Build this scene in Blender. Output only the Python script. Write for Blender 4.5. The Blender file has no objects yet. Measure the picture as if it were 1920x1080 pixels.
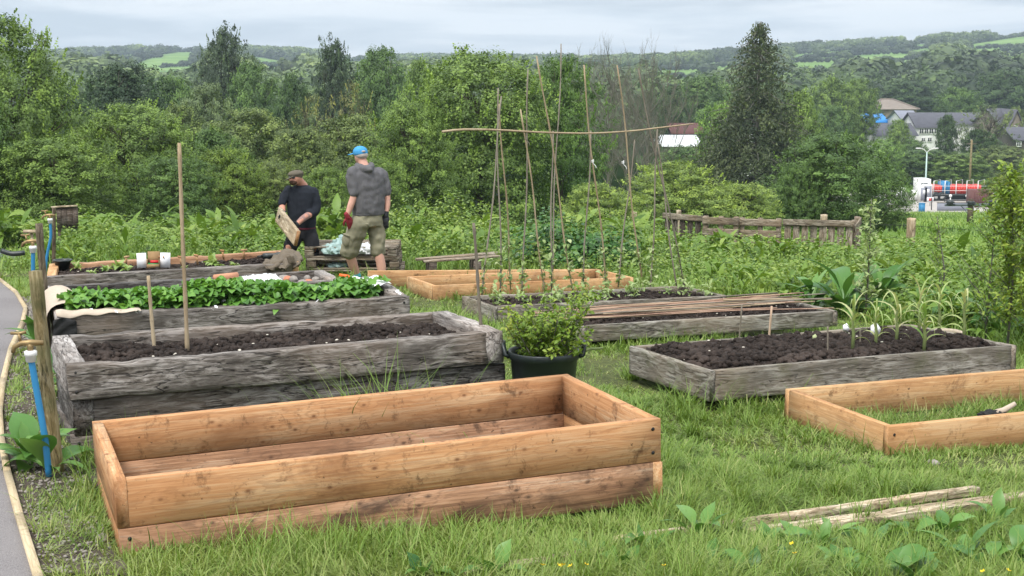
import bpy, math, random
import numpy as np
from mathutils import Vector, Matrix, Euler, noise as mnoise
PI = math.pi
SC = bpy.context.scene
COL = SC.collection
# ------------------------------------------------------------ camera
F = 2700.0; TH = math.atan(412/2700); CZ = 1.78
cam = bpy.data.cameras.new('camera'); camo = bpy.data.objects.new('camera', cam); COL.objects.link(camo)
cam.sensor_width = 36; cam.lens = F/1920*36; cam.clip_start = .1; cam.clip_end = 9000
camo.location = (0, 0, CZ); camo.rotation_euler = (PI/2-TH, 0, 0)
SC.camera = camo
SC.render.resolution_x = 1024; SC.render.resolution_y = 576
SC.view_settings.view_transform = 'Standard'; SC.view_settings.look = 'None'; SC.view_settings.gamma = 1
SC.view_settings.exposure = 1.25
SC.cycles.max_bounces = 6; SC.cycles.diffuse_bounces = 3; SC.cycles.glossy_bounces = 2
SC.cycles.transmission_bounces = 4; SC.cycles.transparent_max_bounces = 6; SC.cycles.volume_bounces = 0
SC.cycles.use_adaptive_sampling = True; SC.cycles.adaptive_threshold = 0.015
SC.cycles.use_denoising = True
# ------------------------------------------------------------ node helper
def nd(nt, typ, ins=None, **kw):
    n = nt.nodes.new(typ)
    for k, v in kw.items(): setattr(n, k, v)
    if ins:
        for k, v in ins.items():
            s = n.inputs[k]
            if isinstance(v, bpy.types.NodeSocket): nt.links.new(v, s)
            elif isinstance(v, bpy.types.Node): nt.links.new(v.outputs[0], s)
            else: s.default_value = v
    return n
def ramp(nt, fac, stops, interp='LINEAR'):
    n = nd(nt, 'ShaderNodeValToRGB', {'Fac': fac}); cr = n.color_ramp; cr.interpolation = interp
    while len(cr.elements) < len(stops): cr.elements.new(.5)
    for e, (p, c) in zip(cr.elements, stops):
        e.position = p; e.color = (c, c, c, 1) if not hasattr(c, '__len__') else (*c, 1)
    return n
def mixc(nt, fac, a, b, mode='MIX'):
    n = nt.nodes.new('ShaderNodeMix'); n.data_type = 'RGBA'; n.blend_type = mode
    for i, v in ((0, fac), (6, a), (7, b)):
        s = n.inputs[i]
        if isinstance(v, bpy.types.NodeSocket): nt.links.new(v, s)
        elif isinstance(v, bpy.types.Node): nt.links.new(v.outputs[0], s)
        elif i == 0: s.default_value = v
        else: s.default_value = (*v, 1)
    return n.outputs[2]
def maths(nt, op, a, b=0.0, c=None):
    n = nd(nt, 'ShaderNodeMath', operation=op)
    for i, v in enumerate((a, b) if c is None else (a, b, c)):
        if isinstance(v, bpy.types.NodeSocket): nt.links.new(v, n.inputs[i])
        elif isinstance(v, bpy.types.Node): nt.links.new(v.outputs[0], n.inputs[i])
        else: n.inputs[i].default_value = v
    return n.outputs[0]
# ------------------------------------------------------------ world: overcast sky with a little blue
SUN_EL, SUN_AZ = math.radians(58), math.radians(-150)   # high, behind the camera's left shoulder
W = bpy.data.worlds.new('World'); SC.world = W; W.use_nodes = True
nt = W.node_tree; nt.nodes.clear()
sky = nd(nt, 'ShaderNodeTexSky', sky_type='NISHITA'); sky.sun_disc = False
sky.sun_elevation = SUN_EL; sky.sun_rotation = SUN_AZ; sky.air_density = 1.2; sky.dust_density = 3
tc = nd(nt, 'ShaderNodeTexCoord')
sep = nd(nt, 'ShaderNodeSeparateXYZ', {0: tc.outputs['Generated']})
mp = nd(nt, 'ShaderNodeMapping', {'Vector': tc.outputs['Generated'], 'Scale': (1.8, 1.0, 16.0)})
n1 = nd(nt, 'ShaderNodeTexNoise', {'Vector': mp, 'Scale': 3.4, 'Detail': 8.0, 'Roughness': .58, 'Distortion': .35})
cl = ramp(nt, n1.outputs['Fac'], [(.38, (.30, .33, .36)), (.49, (.40, .425, .45)), (.60, (.53, .54, .55))])
el = ramp(nt, sep.outputs[2], [(0, 1.0), (.12, 1.0), (.4, 1.5), (1, 2.15)])
cloud = mixc(nt, 1.0, cl, el, 'MULTIPLY')
bg1 = nd(nt, 'ShaderNodeBackground', {'Color': sky, 'Strength': .05})
bg2 = nd(nt, 'ShaderNodeBackground', {'Color': cloud, 'Strength': 1.0})
mx = nd(nt, 'ShaderNodeMixShader', {0: .92, 1: bg1, 2: bg2})
nd(nt, 'ShaderNodeOutputWorld', {0: mx})
sl = bpy.data.lights.new('sun', 'SUN'); sl.energy = 1.4; sl.angle = math.radians(14); sl.color = (1, .96, .90)
so = bpy.data.objects.new('sun', sl); COL.objects.link(so)
# sky sun_rotation is measured from +Y clockwise seen from above
sd = Vector((math.sin(SUN_AZ)*math.cos(SUN_EL), math.cos(SUN_AZ)*math.cos(SUN_EL), math.sin(SUN_EL)))
so.rotation_euler = sd.to_track_quat('Z', 'Y').to_euler()
# ------------------------------------------------------------ geometry helpers
_T = np.array([(-20,1.4),(-5,1.7),(0,1.78),(5,1.93),(10,2.16),(14,2.40),(18.5,2.74),(25,3.22),(32,3.9),(40,4.7),(60,6.6),(100,10.4),(140,14),(170,14.8),(300,14.8)])
_ty = np.linspace(-20, 300, 3201); _tz = np.interp(_ty, _T[:, 0], _T[:, 1])
_k = np.ones(41)/41; _tz = np.convolve(np.pad(_tz, 20, 'edge'), _k, 'valid')
_E = np.array([(-1500,12),(-400,18),(100,22),(330,33),(560,26),(700,14),(1130,13),(1300,18),(1500,33),(1700,44),(1920,60),(2400,90),(3500,110)])
def ground(x, y):
    """height of the land at x, y (arrays welcome)"""
    x = np.asarray(x, float); y = np.asarray(y, float)
    z = CZ-np.interp(y, _ty, _tz)-.03*np.clip(x, -6, 8)*np.clip(1-(y-10)/20, 0, 1)*np.clip((y+20)/20, 0, 1)
    yy = np.maximum(y, 1.0); px = 960+F*x/yy
    e = np.interp(px, _E[:, 0], _E[:, 1]); R = np.interp(px, [-500, 800, 1300, 2600], [1500, 1500, 1250, 1150])
    zc = e/F*R+CZ; s = np.clip((yy-330)/(R-330), 0, 1.6)
    bump = 1.5*np.sin(x*.011+1)*np.sin(yy*.009)*np.clip(s*4, 0, 1)*np.clip((1-s)*3, 0, 1)
    hz = -13.02+(zc+13.02)*np.where(s < 1, s**.95, 1-(s-1)*.6)+bump
    return np.where(yy > 330, hz, z)
def unproj(px, py, D):
    """world point at forward distance y=D seen at photo pixel px, py"""
    a = (px-960)/F; b = -(py-540)/F; c, s = math.cos(TH), math.sin(TH)
    r = Vector((a, c+b*s, b*c-s)); r *= D/r.y
    return Vector((r.x, r.y, r.z+CZ))
def atg(px, py, off=0.0):
    """where the sight line of a photo pixel meets the land"""
    lo, hi = 1.0, 2000.0
    ds = np.geomspace(1.5, 1600, 1500); p = unproj(px, py, 1.0); q = Vector((0, 0, CZ)); r = p-q
    zz = CZ+r.z*ds; g = ground(r.x*ds, ds)+off
    i = int(np.argmax(zz < g)); 
    lo, hi = ds[max(i-1, 0)], ds[i]
    for _ in range(30):
        m = (lo+hi)/2
        if CZ+r.z*m < float(ground(r.x*m, m))+off: hi = m
        else: lo = m
    return Vector((r.x*hi, hi, CZ+r.z*hi))
def to_px(x, y, z):
    c, s = math.cos(TH), math.sin(TH); z = z-CZ; d = y*c-z*s; u = y*s+z*c
    return 960+F*x/d, 540-F*u/d
def mesh_np(name, V, Fq, mat=None, v=None, smooth=False):
    """V (n,3); Fq list of (m,k) index arrays; v: per-face value"""
    V = np.ascontiguousarray(V, dtype=np.float32)
    if not isinstance(Fq, (list, tuple)): Fq = [Fq]
    Fq = [np.asarray(f, dtype=np.int32) for f in Fq if len(f)]
    me = bpy.data.meshes.new(name)
    me.vertices.add(len(V)); me.vertices.foreach_set('co', V.ravel())
    nl = sum(f.size for f in Fq); nf = sum(len(f) for f in Fq)
    me.loops.add(nl); me.polygons.add(nf)
    me.loops.foreach_set('vertex_index', np.concatenate([f.ravel() for f in Fq]))
    tot = np.concatenate([np.full(len(f), f.shape[1], np.int32) for f in Fq])
    me.polygons.foreach_set('loop_start', np.concatenate([[0], np.cumsum(tot)[:-1]]).astype(np.int32))
    me.polygons.foreach_set('loop_total', tot)
    if smooth: me.polygons.foreach_set('use_smooth', np.ones(nf, bool))
    if v is not None:
        a = me.attributes.new('v', 'FLOAT', 'FACE'); a.data.foreach_set('value', np.asarray(v, np.float32))
    me.update(calc_edges=True); me.validate()
    if mat: me.materials.append(mat)
    return me
def ob(name, me, parent=None, loc=None, rot=None, mat=None):
    o = bpy.data.objects.new(name, me); COL.objects.link(o)
    if parent: o.parent = parent
    if loc is not None: o.location = loc
    if rot is not None: o.rotation_euler = rot
    if mat: me.materials.append(mat)
    return o
def tag(o, label=None, cat=None, group=None, kind=None):
    if label: o['label'] = label
    if cat: o['category'] = cat
    if group: o['group'] = group
    if kind: o['kind'] = kind
    return o
def thing(name, loc, label, cat, group=None, rot=(0, 0, 0)):
    o = bpy.data.objects.new(name, None); COL.objects.link(o); o.empty_display_size = .2
    o.location = loc; o.rotation_euler = rot
    return tag(o, label, cat, group)
def copy_tree(o, loc, rot=None, scale=None, label=None, group=None, parent=None):
    c = o.copy(); COL.objects.link(c)
    if parent: c.parent = parent
    if loc is not None: c.location = loc
    if rot is not None: c.rotation_euler = rot
    if scale is not None: c.scale = scale
    if label: c['label'] = label
    if group: c['group'] = group
    for ch in o.children:
        k = ch.copy(); COL.objects.link(k); k.parent = c
        for g in ch.children:
            h = g.copy(); COL.objects.link(h); h.parent = k
    return c
class MB:
    """collects shapes into one mesh"""
    def __init__(s): s.V = []; s.F = {}; s.n = 0; s.v = {}
    def add(s, V, Fs, val=.5):
        V = np.asarray(V, float)
        for f in (Fs if isinstance(Fs, list) else [Fs]):
            f = np.asarray(f, int)
            if len(f) == 0: continue
            s.F.setdefault(f.shape[1], []).append(f+s.n); 
            vv = np.full(len(f), val) if np.isscalar(val) else np.asarray(val)
            s.v.setdefault(f.shape[1], []).append(vv)
        s.V.append(V); s.n += len(V); return s
    def box(s, c, d, R=None, val=.5):
        c = np.array(c, float); d = np.array(d, float)/2
        q = np.array([(x, y, z) for x in (-1, 1) for y in (-1, 1) for z in (-1, 1)])*d
        if R is not None: q = q@np.array(R)[:3, :3].T
        return s.add(q+c, np.array([(0,1,3,2),(4,6,7,5),(0,4,5,1),(2,3,7,6),(0,2,6,4),(1,5,7,3)]), val)
    def tube(s, pts, rad, n=8, caps=True, val=.5):
        P = np.array([tuple(p) for p in pts], float); k = len(P)
        r = np.full(k, rad) if np.isscalar(rad) else np.array(rad, float)
        T = np.gradient(P, axis=0); T /= np.linalg.norm(T, axis=1)[:, None]+1e-9
        ref = np.array([0, 0, 1.]) if abs(T[0][2]) < .9 else np.array([1., 0, 0])
        U = np.cross(T, ref); U /= np.linalg.norm(U, axis=1)[:, None]+1e-9; Wv = np.cross(T, U)
        a = np.linspace(0, 2*PI, n, endpoint=False)
        V = (P[:, None]+r[:, None, None]*(np.cos(a)[None, :, None]*U[:, None]+np.sin(a)[None, :, None]*Wv[:, None])).reshape(-1, 3)
        i = np.arange(k-1)[:, None]*n; j = np.arange(n)[None]; j2 = (j+1) % n
        Fq = np.stack([i+j, i+j2, i+n+j2, i+n+j], -1).reshape(-1, 4)
        fs = [Fq]
        if caps: fs.append(np.array([np.arange(n)[::-1], np.arange(n)+(k-1)*n]))
        return s.add(V, fs, val)
    def lathe(s, prof, c=(0, 0, 0), n=24, val=.5, caps=False):
        a = np.linspace(0, 2*PI, n, endpoint=False); P = np.array(prof, float)
        V = np.stack([P[:, 0, None]*np.cos(a), P[:, 0, None]*np.sin(a), np.repeat(P[:, 1, None], n, 1)], -1).reshape(-1, 3)+np.array(c)
        i = np.arange(len(P)-1)[:, None]*n; j = np.arange(n)[None]; j2 = (j+1) % n
        fs = [np.stack([i+j, i+j2, i+n+j2, i+n+j], -1).reshape(-1, 4)]
        if caps: fs.append(np.array([np.arange(n)[::-1], np.arange(n)+(len(P)-1)*n]))
        return s.add(V, fs, val)
    def me(s, name, mat=None, smooth=False):
        ks = list(s.F); return mesh_np(name, np.concatenate(s.V), [np.concatenate(s.F[k]) for k in ks], mat,
                                       np.concatenate([np.concatenate(s.v[k]) for k in ks]), smooth)
    def ob(s, name, mat, parent=None, loc=None, rot=None, smooth=False):
        return ob(name, s.me(name, mat, smooth), parent, loc, rot)
def leaf_strips(B, az, el, L, Wd, droop, prof=(.35, 1, .8, 0.02), fold=0.0, twist=None):
    """many bent tapering leaves: B (n,3) roots; returns V, quads. elevation falls by droop along the leaf"""
    n = len(B); k = len(prof); B = np.asarray(B, float)
    az, el, L, Wd, droop = [np.broadcast_to(np.asarray(q, float), (n,)) for q in (az, el, L, Wd, droop)]
    P = B.copy(); pts = [P]
    for i in range(1, k):
        e = el-droop*(i-.5)/(k-1)
        d = np.stack([np.cos(az)*np.cos(e), np.sin(az)*np.cos(e), np.sin(e)], -1)
        P = P+d*(L/(k-1))[:, None]; pts.append(P)
    t = np.zeros(n) if twist is None else twist
    side = np.stack([-np.sin(az)*np.cos(t), np.cos(az)*np.cos(t), np.sin(t)], -1)
    up = np.array([0, 0, 1.])
    if fold:
        rows = []
        for p, w in zip(pts, prof):
            s_ = side*(Wd*w/2)[:, None]
            rows.append(np.stack([p-s_+up*(Wd*w*fold)[:, None], p, p+s_+up*(Wd*w*fold)[:, None]], 1))
        V = np.stack(rows, 1).reshape(-1, 3); m = 3*k
        q = []
        for i in range(k-1):
            for j in range(2): q.append((i*3+j, i*3+j+1, (i+1)*3+j+1, (i+1)*3+j))
    else:
        rows = [np.stack([p-side*(Wd*w/2)[:, None], p+side*(Wd*w/2)[:, None]], 1) for p, w in zip(pts, prof)]
        V = np.stack(rows, 1).reshape(-1, 3); m = 2*k
        q = [(i*2, i*2+1, i*2+3, i*2+2) for i in range(k-1)]
    q = np.array(q); Fq = (np.arange(n)[:, None, None]*m+q[None]).reshape(-1, 4)
    return V, Fq, len(q)
def rots(rng, n):
    v = rng.normal(size=(n, 3)); return v/np.linalg.norm(v, axis=1)[:, None]
def quad_leaves(P, Nn, size, rng, asp=.55):
    """diamond leaves at P with normals Nn"""
    n = len(P); r = rots(rng, n); U = np.cross(Nn, r); U /= np.linalg.norm(U, axis=1)[:, None]+1e-9
    Wv = np.cross(Nn, U); s = np.broadcast_to(size, (n,))[:, None]
    V = np.stack([P-U*s*.5, P+Wv*s*asp*.5-U*s*.05, P+U*s*.5, P-Wv*s*asp*.5-U*s*.05], 1).reshape(-1, 3)
    return V, np.arange(4*n).reshape(n, 4)
def snoise(x, y, seed=0, f=1.0, oct=3):
    """cheap smooth pseudo-noise in about -1..1"""
    r = np.random.default_rng(seed); o = 0; a = 1.; t = 0
    for _ in range(oct):
        for _ in range(3):
            th = r.uniform(0, 2*PI); k = f*r.uniform(.7, 1.3); p = r.uniform(0, 2*PI)
            o = o+a*np.sin(k*(x*math.cos(th)+y*math.sin(th))+p+1.3*np.sin(k*.7*(x*math.sin(th)-y*math.cos(th))+p*2)); t += a
        a *= .55; f *= 2.1
    return o/t*1.8
# ------------------------------------------------------------ materials
def new_mat(name):
    m = bpy.data.materials.new(name); m.use_nodes = True; m.node_tree.nodes.clear(); return m, m.node_tree
def finish(nt, col, rough=.8, bump=None, bs=.3, bd=.01, spec=.3, metal=0.0, **kw):
    p = nd(nt, 'ShaderNodeBsdfPrincipled', {'Roughness': rough, 'Metallic': metal, 'Specular IOR Level': spec})
    if isinstance(col, (bpy.types.NodeSocket, bpy.types.Node)): nt.links.new(col if isinstance(col, bpy.types.NodeSocket) else col.outputs[0], p.inputs['Base Color'])
    else: p.inputs['Base Color'].default_value = (*col, 1)
    if bump is not None:
        b = nd(nt, 'ShaderNodeBump', {'Height': bump, 'Strength': bs, 'Distance': bd}); nt.links.new(b.outputs[0], p.inputs['Normal'])
    nd(nt, 'ShaderNodeOutputMaterial', {0: p}); return p
def objco(nt, rnd=True, scale=(1, 1, 1)):
    tc = nd(nt, 'ShaderNodeTexCoord'); oi = nd(nt, 'ShaderNodeObjectInfo')
    if not rnd: return nd(nt, 'ShaderNodeMapping', {'Vector': tc.outputs['Object'], 'Scale': scale}).outputs[0]
    cx = nd(nt, 'ShaderNodeCombineXYZ', {0: maths(nt, 'MULTIPLY', oi.outputs['Random'], 37.0), 1: maths(nt, 'MULTIPLY', oi.outputs['Random'], 13.0), 2: 0.0})
    ad = nd(nt, 'ShaderNodeVectorMath', {0: tc.outputs['Object'], 1: cx}, operation='ADD')
    return nd(nt, 'ShaderNodeMapping', {'Vector': ad, 'Scale': scale}).outputs[0]
def noise(nt, vec, sc, det=4, rough=.55, dist=0.0):
    return nd(nt, 'ShaderNodeTexNoise', {'Vector': vec, 'Scale': sc, 'Detail': float(det), 'Roughness': rough, 'Distortion': dist}).outputs['Fac']
def wood(name, stops, dark, stain=.5, knots=.8, spots=True, grain=1.0, bs=.3):
    m, nt = new_mat(name)
    v = objco(nt); lo = nd(nt, 'ShaderNodeMapping', {'Vector': v, 'Scale': (.8, 7, 7)}).outputs[0]
    fi = nd(nt, 'ShaderNodeMapping', {'Vector': v, 'Scale': (2.5, 90, 90)}).outputs[0]
    # knots push the grain aside
    s3 = nd(nt, 'ShaderNodeSeparateXYZ', {0: v}); kv = nd(nt, 'ShaderNodeCombineXYZ', {0: maths(nt, 'MULTIPLY', s3.outputs[0], 4.2), 1: maths(nt, 'MULTIPLY', maths(nt, 'ADD', s3.outputs[2], maths(nt, 'MULTIPLY', s3.outputs[1], .7)), 7.0)})
    vk = nd(nt, 'ShaderNodeTexVoronoi', {'Vector': kv, 'Scale': 1.0, 'Randomness': 1.0}, voronoi_dimensions='2D').outputs['Distance']
    push = ramp(nt, vk, [(.0, 1), (.32, 0)]).outputs[0]
    g1 = noise(nt, lo, 1.8*grain, 5, .6, .8); g2 = noise(nt, fi, 1.3*grain, 4, .6, .4)
    sx = nd(nt, 'ShaderNodeSeparateXYZ', {0: v}); fld = maths(nt, 'ADD', maths(nt, 'MULTIPLY', g1, 9.0), maths(nt, 'MULTIPLY', push, 2.2))
    ring = maths(nt, 'SINE', maths(nt, 'MULTIPLY', maths(nt, 'ADD', fld, maths(nt, 'MULTIPLY', sx.outputs[2], 16.0)), 5.0))
    g = maths(nt, 'ADD', maths(nt, 'MULTIPLY', g1, .55), maths(nt, 'MULTIPLY', g2, .45))
    c = ramp(nt, g, stops).outputs[0]
    c = mixc(nt, maths(nt, 'MULTIPLY', ramp(nt, ring, [(.35, 0), (1.0, 1)]).outputs[0], .30), c, dark)
    k = ramp(nt, vk, [(.025, 1), (.045, .5), (.075, .12), (.11, 0)]).outputs[0]
    c = mixc(nt, maths(nt, 'MULTIPLY', k, knots), c, dark)
    big = noise(nt, nd(nt, 'ShaderNodeMapping', {'Vector': v, 'Scale': (1, 2.2, 2.2)}).outputs[0], 1.7, 6, .66, .6)
    c = mixc(nt, maths(nt, 'MULTIPLY', ramp(nt, big, [(.50, 0), (.68, 1)]).outputs[0], stain), c, dark)
    warm = noise(nt, v, 1.1, 2, .5); c = mixc(nt, maths(nt, 'MULTIPLY', ramp(nt, warm, [(.45, 0), (.6, 1)]).outputs[0], .35), c, stops[0][1])
    if spots:
        mud = noise(nt, nd(nt, 'ShaderNodeMapping', {'Vector': v, 'Scale': (3.2, 2.6, 2.6)}).outputs[0], 3.1, 7, .74, .3)
        c = mixc(nt, maths(nt, 'MULTIPLY', ramp(nt, mud, [(.56, 0), (.67, 1)]).outputs[0], .7), c, tuple(x*.45 for x in dark))
        sp = ramp(nt, noise(nt, v, 30, 3, .6), [(.68, 0), (.73, 1)]).outputs[0]
        c = mixc(nt, maths(nt, 'MULTIPLY', sp, .75), c, (.035, .02, .012))
    finish(nt, c, .8, g, bs, .006, .22); return m
M = {}
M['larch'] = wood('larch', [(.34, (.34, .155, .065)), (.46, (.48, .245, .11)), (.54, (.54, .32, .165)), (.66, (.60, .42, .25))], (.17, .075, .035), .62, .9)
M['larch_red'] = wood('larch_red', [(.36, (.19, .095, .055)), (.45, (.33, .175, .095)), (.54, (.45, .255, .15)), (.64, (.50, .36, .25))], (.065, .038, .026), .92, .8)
M['larch_pale'] = wood('larch_pale', [(.34, (.38, .19, .08)), (.5, (.52, .305, .145)), (.64, (.60, .43, .25))], (.22, .11, .05), .55, .8)
def old_wood(name, a, b, c_, moss=0.0, crack=.9):
    m, nt = new_mat(name); v = objco(nt)
    lo = nd(nt, 'ShaderNodeMapping', {'Vector': v, 'Scale': (3.2, 15, 15)}).outputs[0]
    fi = nd(nt, 'ShaderNodeMapping', {'Vector': v, 'Scale': (7, 75, 75)}).outputs[0]
    g1 = noise(nt, lo, 1.5, 10, .72, 1.6); g2 = noise(nt, fi, 1.3, 4, .6, .5)
    big = noise(nt, nd(nt, 'ShaderNodeMapping', {'Vector': v, 'Scale': (1, 3, 3)}).outputs[0], 1.8, 5, .62, .6)
    g = maths(nt, 'ADD', maths(nt, 'MULTIPLY', g1, .7), maths(nt, 'MULTIPLY', g2, .3))
    c = ramp(nt, g, [(.37, tuple(x*.6 for x in a)), (.44, a), (.50, b), (.57, c_)]).outputs[0]
    c = mixc(nt, ramp(nt, big, [(.44, 0), (.60, .75)]).outputs[0], c, a)
    c = mixc(nt, ramp(nt, noise(nt, v, 1.3, 3, .5), [(.46, 0), (.62, .35)]).outputs[0], c, (b[0]*1.15, b[1]*.95, b[2]*.78))
    ck = nd(nt, 'ShaderNodeTexNoise', {'Vector': nd(nt, 'ShaderNodeMapping', {'Vector': v, 'Scale': (.8, 8, 8)}), 'Scale': 1.7, 'Detail': 5.0, 'Distortion': .9}).outputs['Fac']
    cr = ramp(nt, maths(nt, 'ABSOLUTE', maths(nt, 'SUBTRACT', ck, .5)), [(.0, 1), (.012, .0)]).outputs[0]
    c = mixc(nt, maths(nt, 'MULTIPLY', cr, crack), c, (.012, .010, .009))
    if moss:
        mo = ramp(nt, noise(nt, v, 5, 5, .6), [(.52, 0), (.66, 1)]).outputs[0]
        c = mixc(nt, maths(nt, 'MULTIPLY', mo, moss), c, (.10, .11, .045))
    h = maths(nt, 'SUBTRACT', g, maths(nt, 'MULTIPLY', cr, .5))
    finish(nt, c, .88, h, .9, .014, .2); return m
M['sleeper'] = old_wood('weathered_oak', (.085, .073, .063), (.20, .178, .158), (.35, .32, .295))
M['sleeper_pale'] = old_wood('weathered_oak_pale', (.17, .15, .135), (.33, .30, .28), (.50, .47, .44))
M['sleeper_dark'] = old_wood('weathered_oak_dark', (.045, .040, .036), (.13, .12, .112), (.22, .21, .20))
M['grey_board'] = old_wood('grey_board', (.12, .105, .085), (.24, .215, .18), (.36, .34, .30), .35, .5)
M['pallet'] = old_wood('pallet_wood', (.12, .095, .07), (.27, .225, .17), (.42, .37, .30), .25, .6)
M['dark_pallet'] = old_wood('dark_pallet_wood', (.045, .035, .028), (.11, .09, .075), (.2, .175, .15), 0, .6)
M['post'] = old_wood('treated_post', (.13, .105, .05), (.25, .20, .105), (.36, .31, .19), .45, .7)
M['post_dark'] = old_wood('treated_post_dark', (.06, .045, .03), (.13, .10, .07), (.2, .17, .12), .2, .7)
M['old_plank'] = old_wood('old_plank', (.26, .20, .13), (.48, .39, .27), (.64, .55, .42), .0, .7)
M['edging'] = wood('edging', [(.3, (.34, .26, .15)), (.5, (.52, .42, .27)), (.7, (.62, .53, .38))], (.2, .14, .08), .35, .3, False)
M['cane'] = wood('cane', [(.3, (.26, .19, .11)), (.5, (.38, .295, .19)), (.7, (.46, .38, .26))], (.15, .10, .06), .4, .0, False)
M['cane_grey'] = wood('cane_grey', [(.3, (.13, .11, .085)), (.5, (.22, .19, .15)), (.7, (.32, .29, .23))], (.07, .055, .04), .4, .0, False)
M['cane_pink'] = wood('cane_pink', [(.3, (.25, .13, .09)), (.5, (.42, .28, .20)), (.7, (.55, .43, .31))], (.16, .07, .05), .4, .0, False)
def simple(name, col, rough=.7, bump=0, bscale=20, var=.0, spec=.35, metal=0.0):
    m, nt = new_mat(name); v = objco(nt, False); c = col
    n = noise(nt, v, bscale, 5)
    if var: c = mixc(nt, maths(nt, 'MULTIPLY', n, 1.0), tuple(x*(1-var) for x in col), tuple(min(1, x*(1+var)) for x in col))
    finish(nt, c, rough, n if bump else None, bump, .01, spec, metal); return m
def leaf(name, a, b, c_, rough=.55, trans=.3, tint=False):
    """leaf colours picked per face from the attribute v; tint multiplies by the object's own colour"""
    m, nt = new_mat(name)
    at = nd(nt, 'ShaderNodeAttribute', attribute_name='v')
    c = ramp(nt, at.outputs['Fac'], [(0.0, a), (.5, b), (1.0, c_)]).outputs[0]
    if tint:
        oi = nd(nt, 'ShaderNodeObjectInfo'); c = mixc(nt, 1.0, c, oi.outputs['Color'], 'MULTIPLY')
    p = nd(nt, 'ShaderNodeBsdfPrincipled', {'Base Color': c, 'Roughness': rough, 'Specular IOR Level': .3})
    t = nd(nt, 'ShaderNodeBsdfTranslucent', {'Color': mixc(nt, 1.0, c, (1.0, 1.0, .55), 'MULTIPLY')})
    mx = nd(nt, 'ShaderNodeMixShader', {0: trans, 1: p, 2: t}); nd(nt, 'ShaderNodeOutputMaterial', {0: mx}); return m
M['grass'] = leaf('grass', (.06, .115, .018), (.18, .285, .048), (.43, .43, .18), .5, .3)
M['weed'] = leaf('weed', (.045, .10, .015), (.14, .24, .034), (.31, .40, .09), .45, .3)
M['crown'] = leaf('crown', (.30, .36, .28), (.98, 1.03, .85), (2.4, 2.25, 1.6), .55, .22, True)  # dark end of the ramp also paints shade between leaf clumps
M['straw'] = leaf('strawberry_leaf', (.04, .12, .018), (.10, .24, .035), (.20, .38, .07), .4, .25)
M['broad'] = leaf('broad_leaf', (.03, .10, .02), (.085, .20, .04), (.17, .31, .07), .38, .25)
M['pale_leaf'] = leaf('pale_leaf', (.20, .29, .09), (.34, .43, .18), (.50, .54, .30), .5, .3)
M['corn'] = leaf('corn_leaf', (.17, .31, .06), (.36, .44, .16), (.60, .56, .33), .5, .35)
M['shrub'] = leaf('tub_shrub_leaf', (.06, .14, .02), (.19, .29, .035), (.36, .40, .07), .5, .3)
M['bark'] = simple('bark', (.075, .06, .045), .9, .6, 8, .5)
M['dead'] = simple('dead_bark', (.13, .12, .10), .9, .6, 8, .5)
M['stem'] = simple('green_stem', (.16, .2, .07), .7, 0, 10, .3)
def soil_mat(name, a, b, sc=30):
    m, nt = new_mat(name); v = objco(nt, False)
    n = noise(nt, v, sc, 8, .7); w = noise(nt, v, sc*5, 3, .7)
    c = ramp(nt, n, [(.35, a), (.65, b)]).outputs[0]
    c = mixc(nt, ramp(nt, noise(nt, v, 2.6, 4, .6), [(.48, 0), (.66, .55)]).outputs[0], c, tuple(x*1.9 for x in b))
    c = mixc(nt, ramp(nt, w, [(.70, 0), (.76, .6)]).outputs[0], c, (.13, .10, .07))
    finish(nt, c, .95, n, .9, .02, .15); return m
M['soil'] = soil_mat('soil', (.012, .009, .008), (.050, .038, .032))
# ground sheet: earth and short growth near, pasture far
m, nt = new_mat('ground_earth'); M['ground'] = m
tc = nd(nt, 'ShaderNodeTexCoord'); v = tc.outputs['Object']; sp = nd(nt, 'ShaderNodeSeparateXYZ', {0: v})
n1 = noise(nt, v, .9, 6, .6); n2 = noise(nt, v, 14, 6, .7); n3 = noise(nt, v, .02, 4, .6)
near = mixc(nt, ramp(nt, n1, [(.4, 0), (.6, 1)]).outputs[0], ramp(nt, n2, [(.3, (.045, .05, .02)), (.7, (.12, .13, .05))]).outputs[0], ramp(nt, n2, [(.3, (.035, .045, .018)), (.7, (.11, .125, .045))]).outputs[0])
far = mixc(nt, ramp(nt, n3, [(.35, 0), (.65, 1)]).outputs[0], (.10, .20, .045), (.19, .29, .075))
far = mixc(nt, ramp(nt, noise(nt, v, .25, 6, .7), [(.4, 0), (.8, .6)]).outputs[0], far, (.11, .17, .045))
fz = ramp(nt, maths(nt, 'DIVIDE', sp.outputs[1], 100.0), [(.22, 0), (.34, 1)]).outputs[0]
finish(nt, mixc(nt, fz, near, far), .95, n2, .6, .03, .1)
M['asphalt'] = None
m, nt = new_mat('asphalt'); M['asphalt'] = m; v = objco(nt, False)
a1 = noise(nt, v, 220, 2, .7); a2 = noise(nt, v, 1.2, 4, .6)
c = ramp(nt, a1, [(.35, (.07, .065, .065)), (.65, (.27, .25, .25))]).outputs[0]
c = mixc(nt, ramp(nt, a2, [(.4, 0), (.6, .5)]).outputs[0], c, (.21, .195, .19))
finish(nt, c, .9, a1, .5, .004, .2)
M['gravel_base'] = soil_mat('gravel_base', (.035, .028, .02), (.115, .095, .075), 22)
M['yard'] = simple('yard_concrete', (.36, .33, .30), .85, .2, 2, .15)
M['stone'] = simple('stone', (.24, .215, .19), .85, .4, 30, .5)
M['white_stone'] = simple('pale_pebble', (.62, .57, .48), .8, .3, 30, .3)
M['blue_pipe'] = simple('blue_pipe', (.03, .20, .40), .45, 0, 10, .15)
M['white_plastic'] = simple('white_plastic', (.72, .72, .70), .5, .1, 8, .1)
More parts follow.
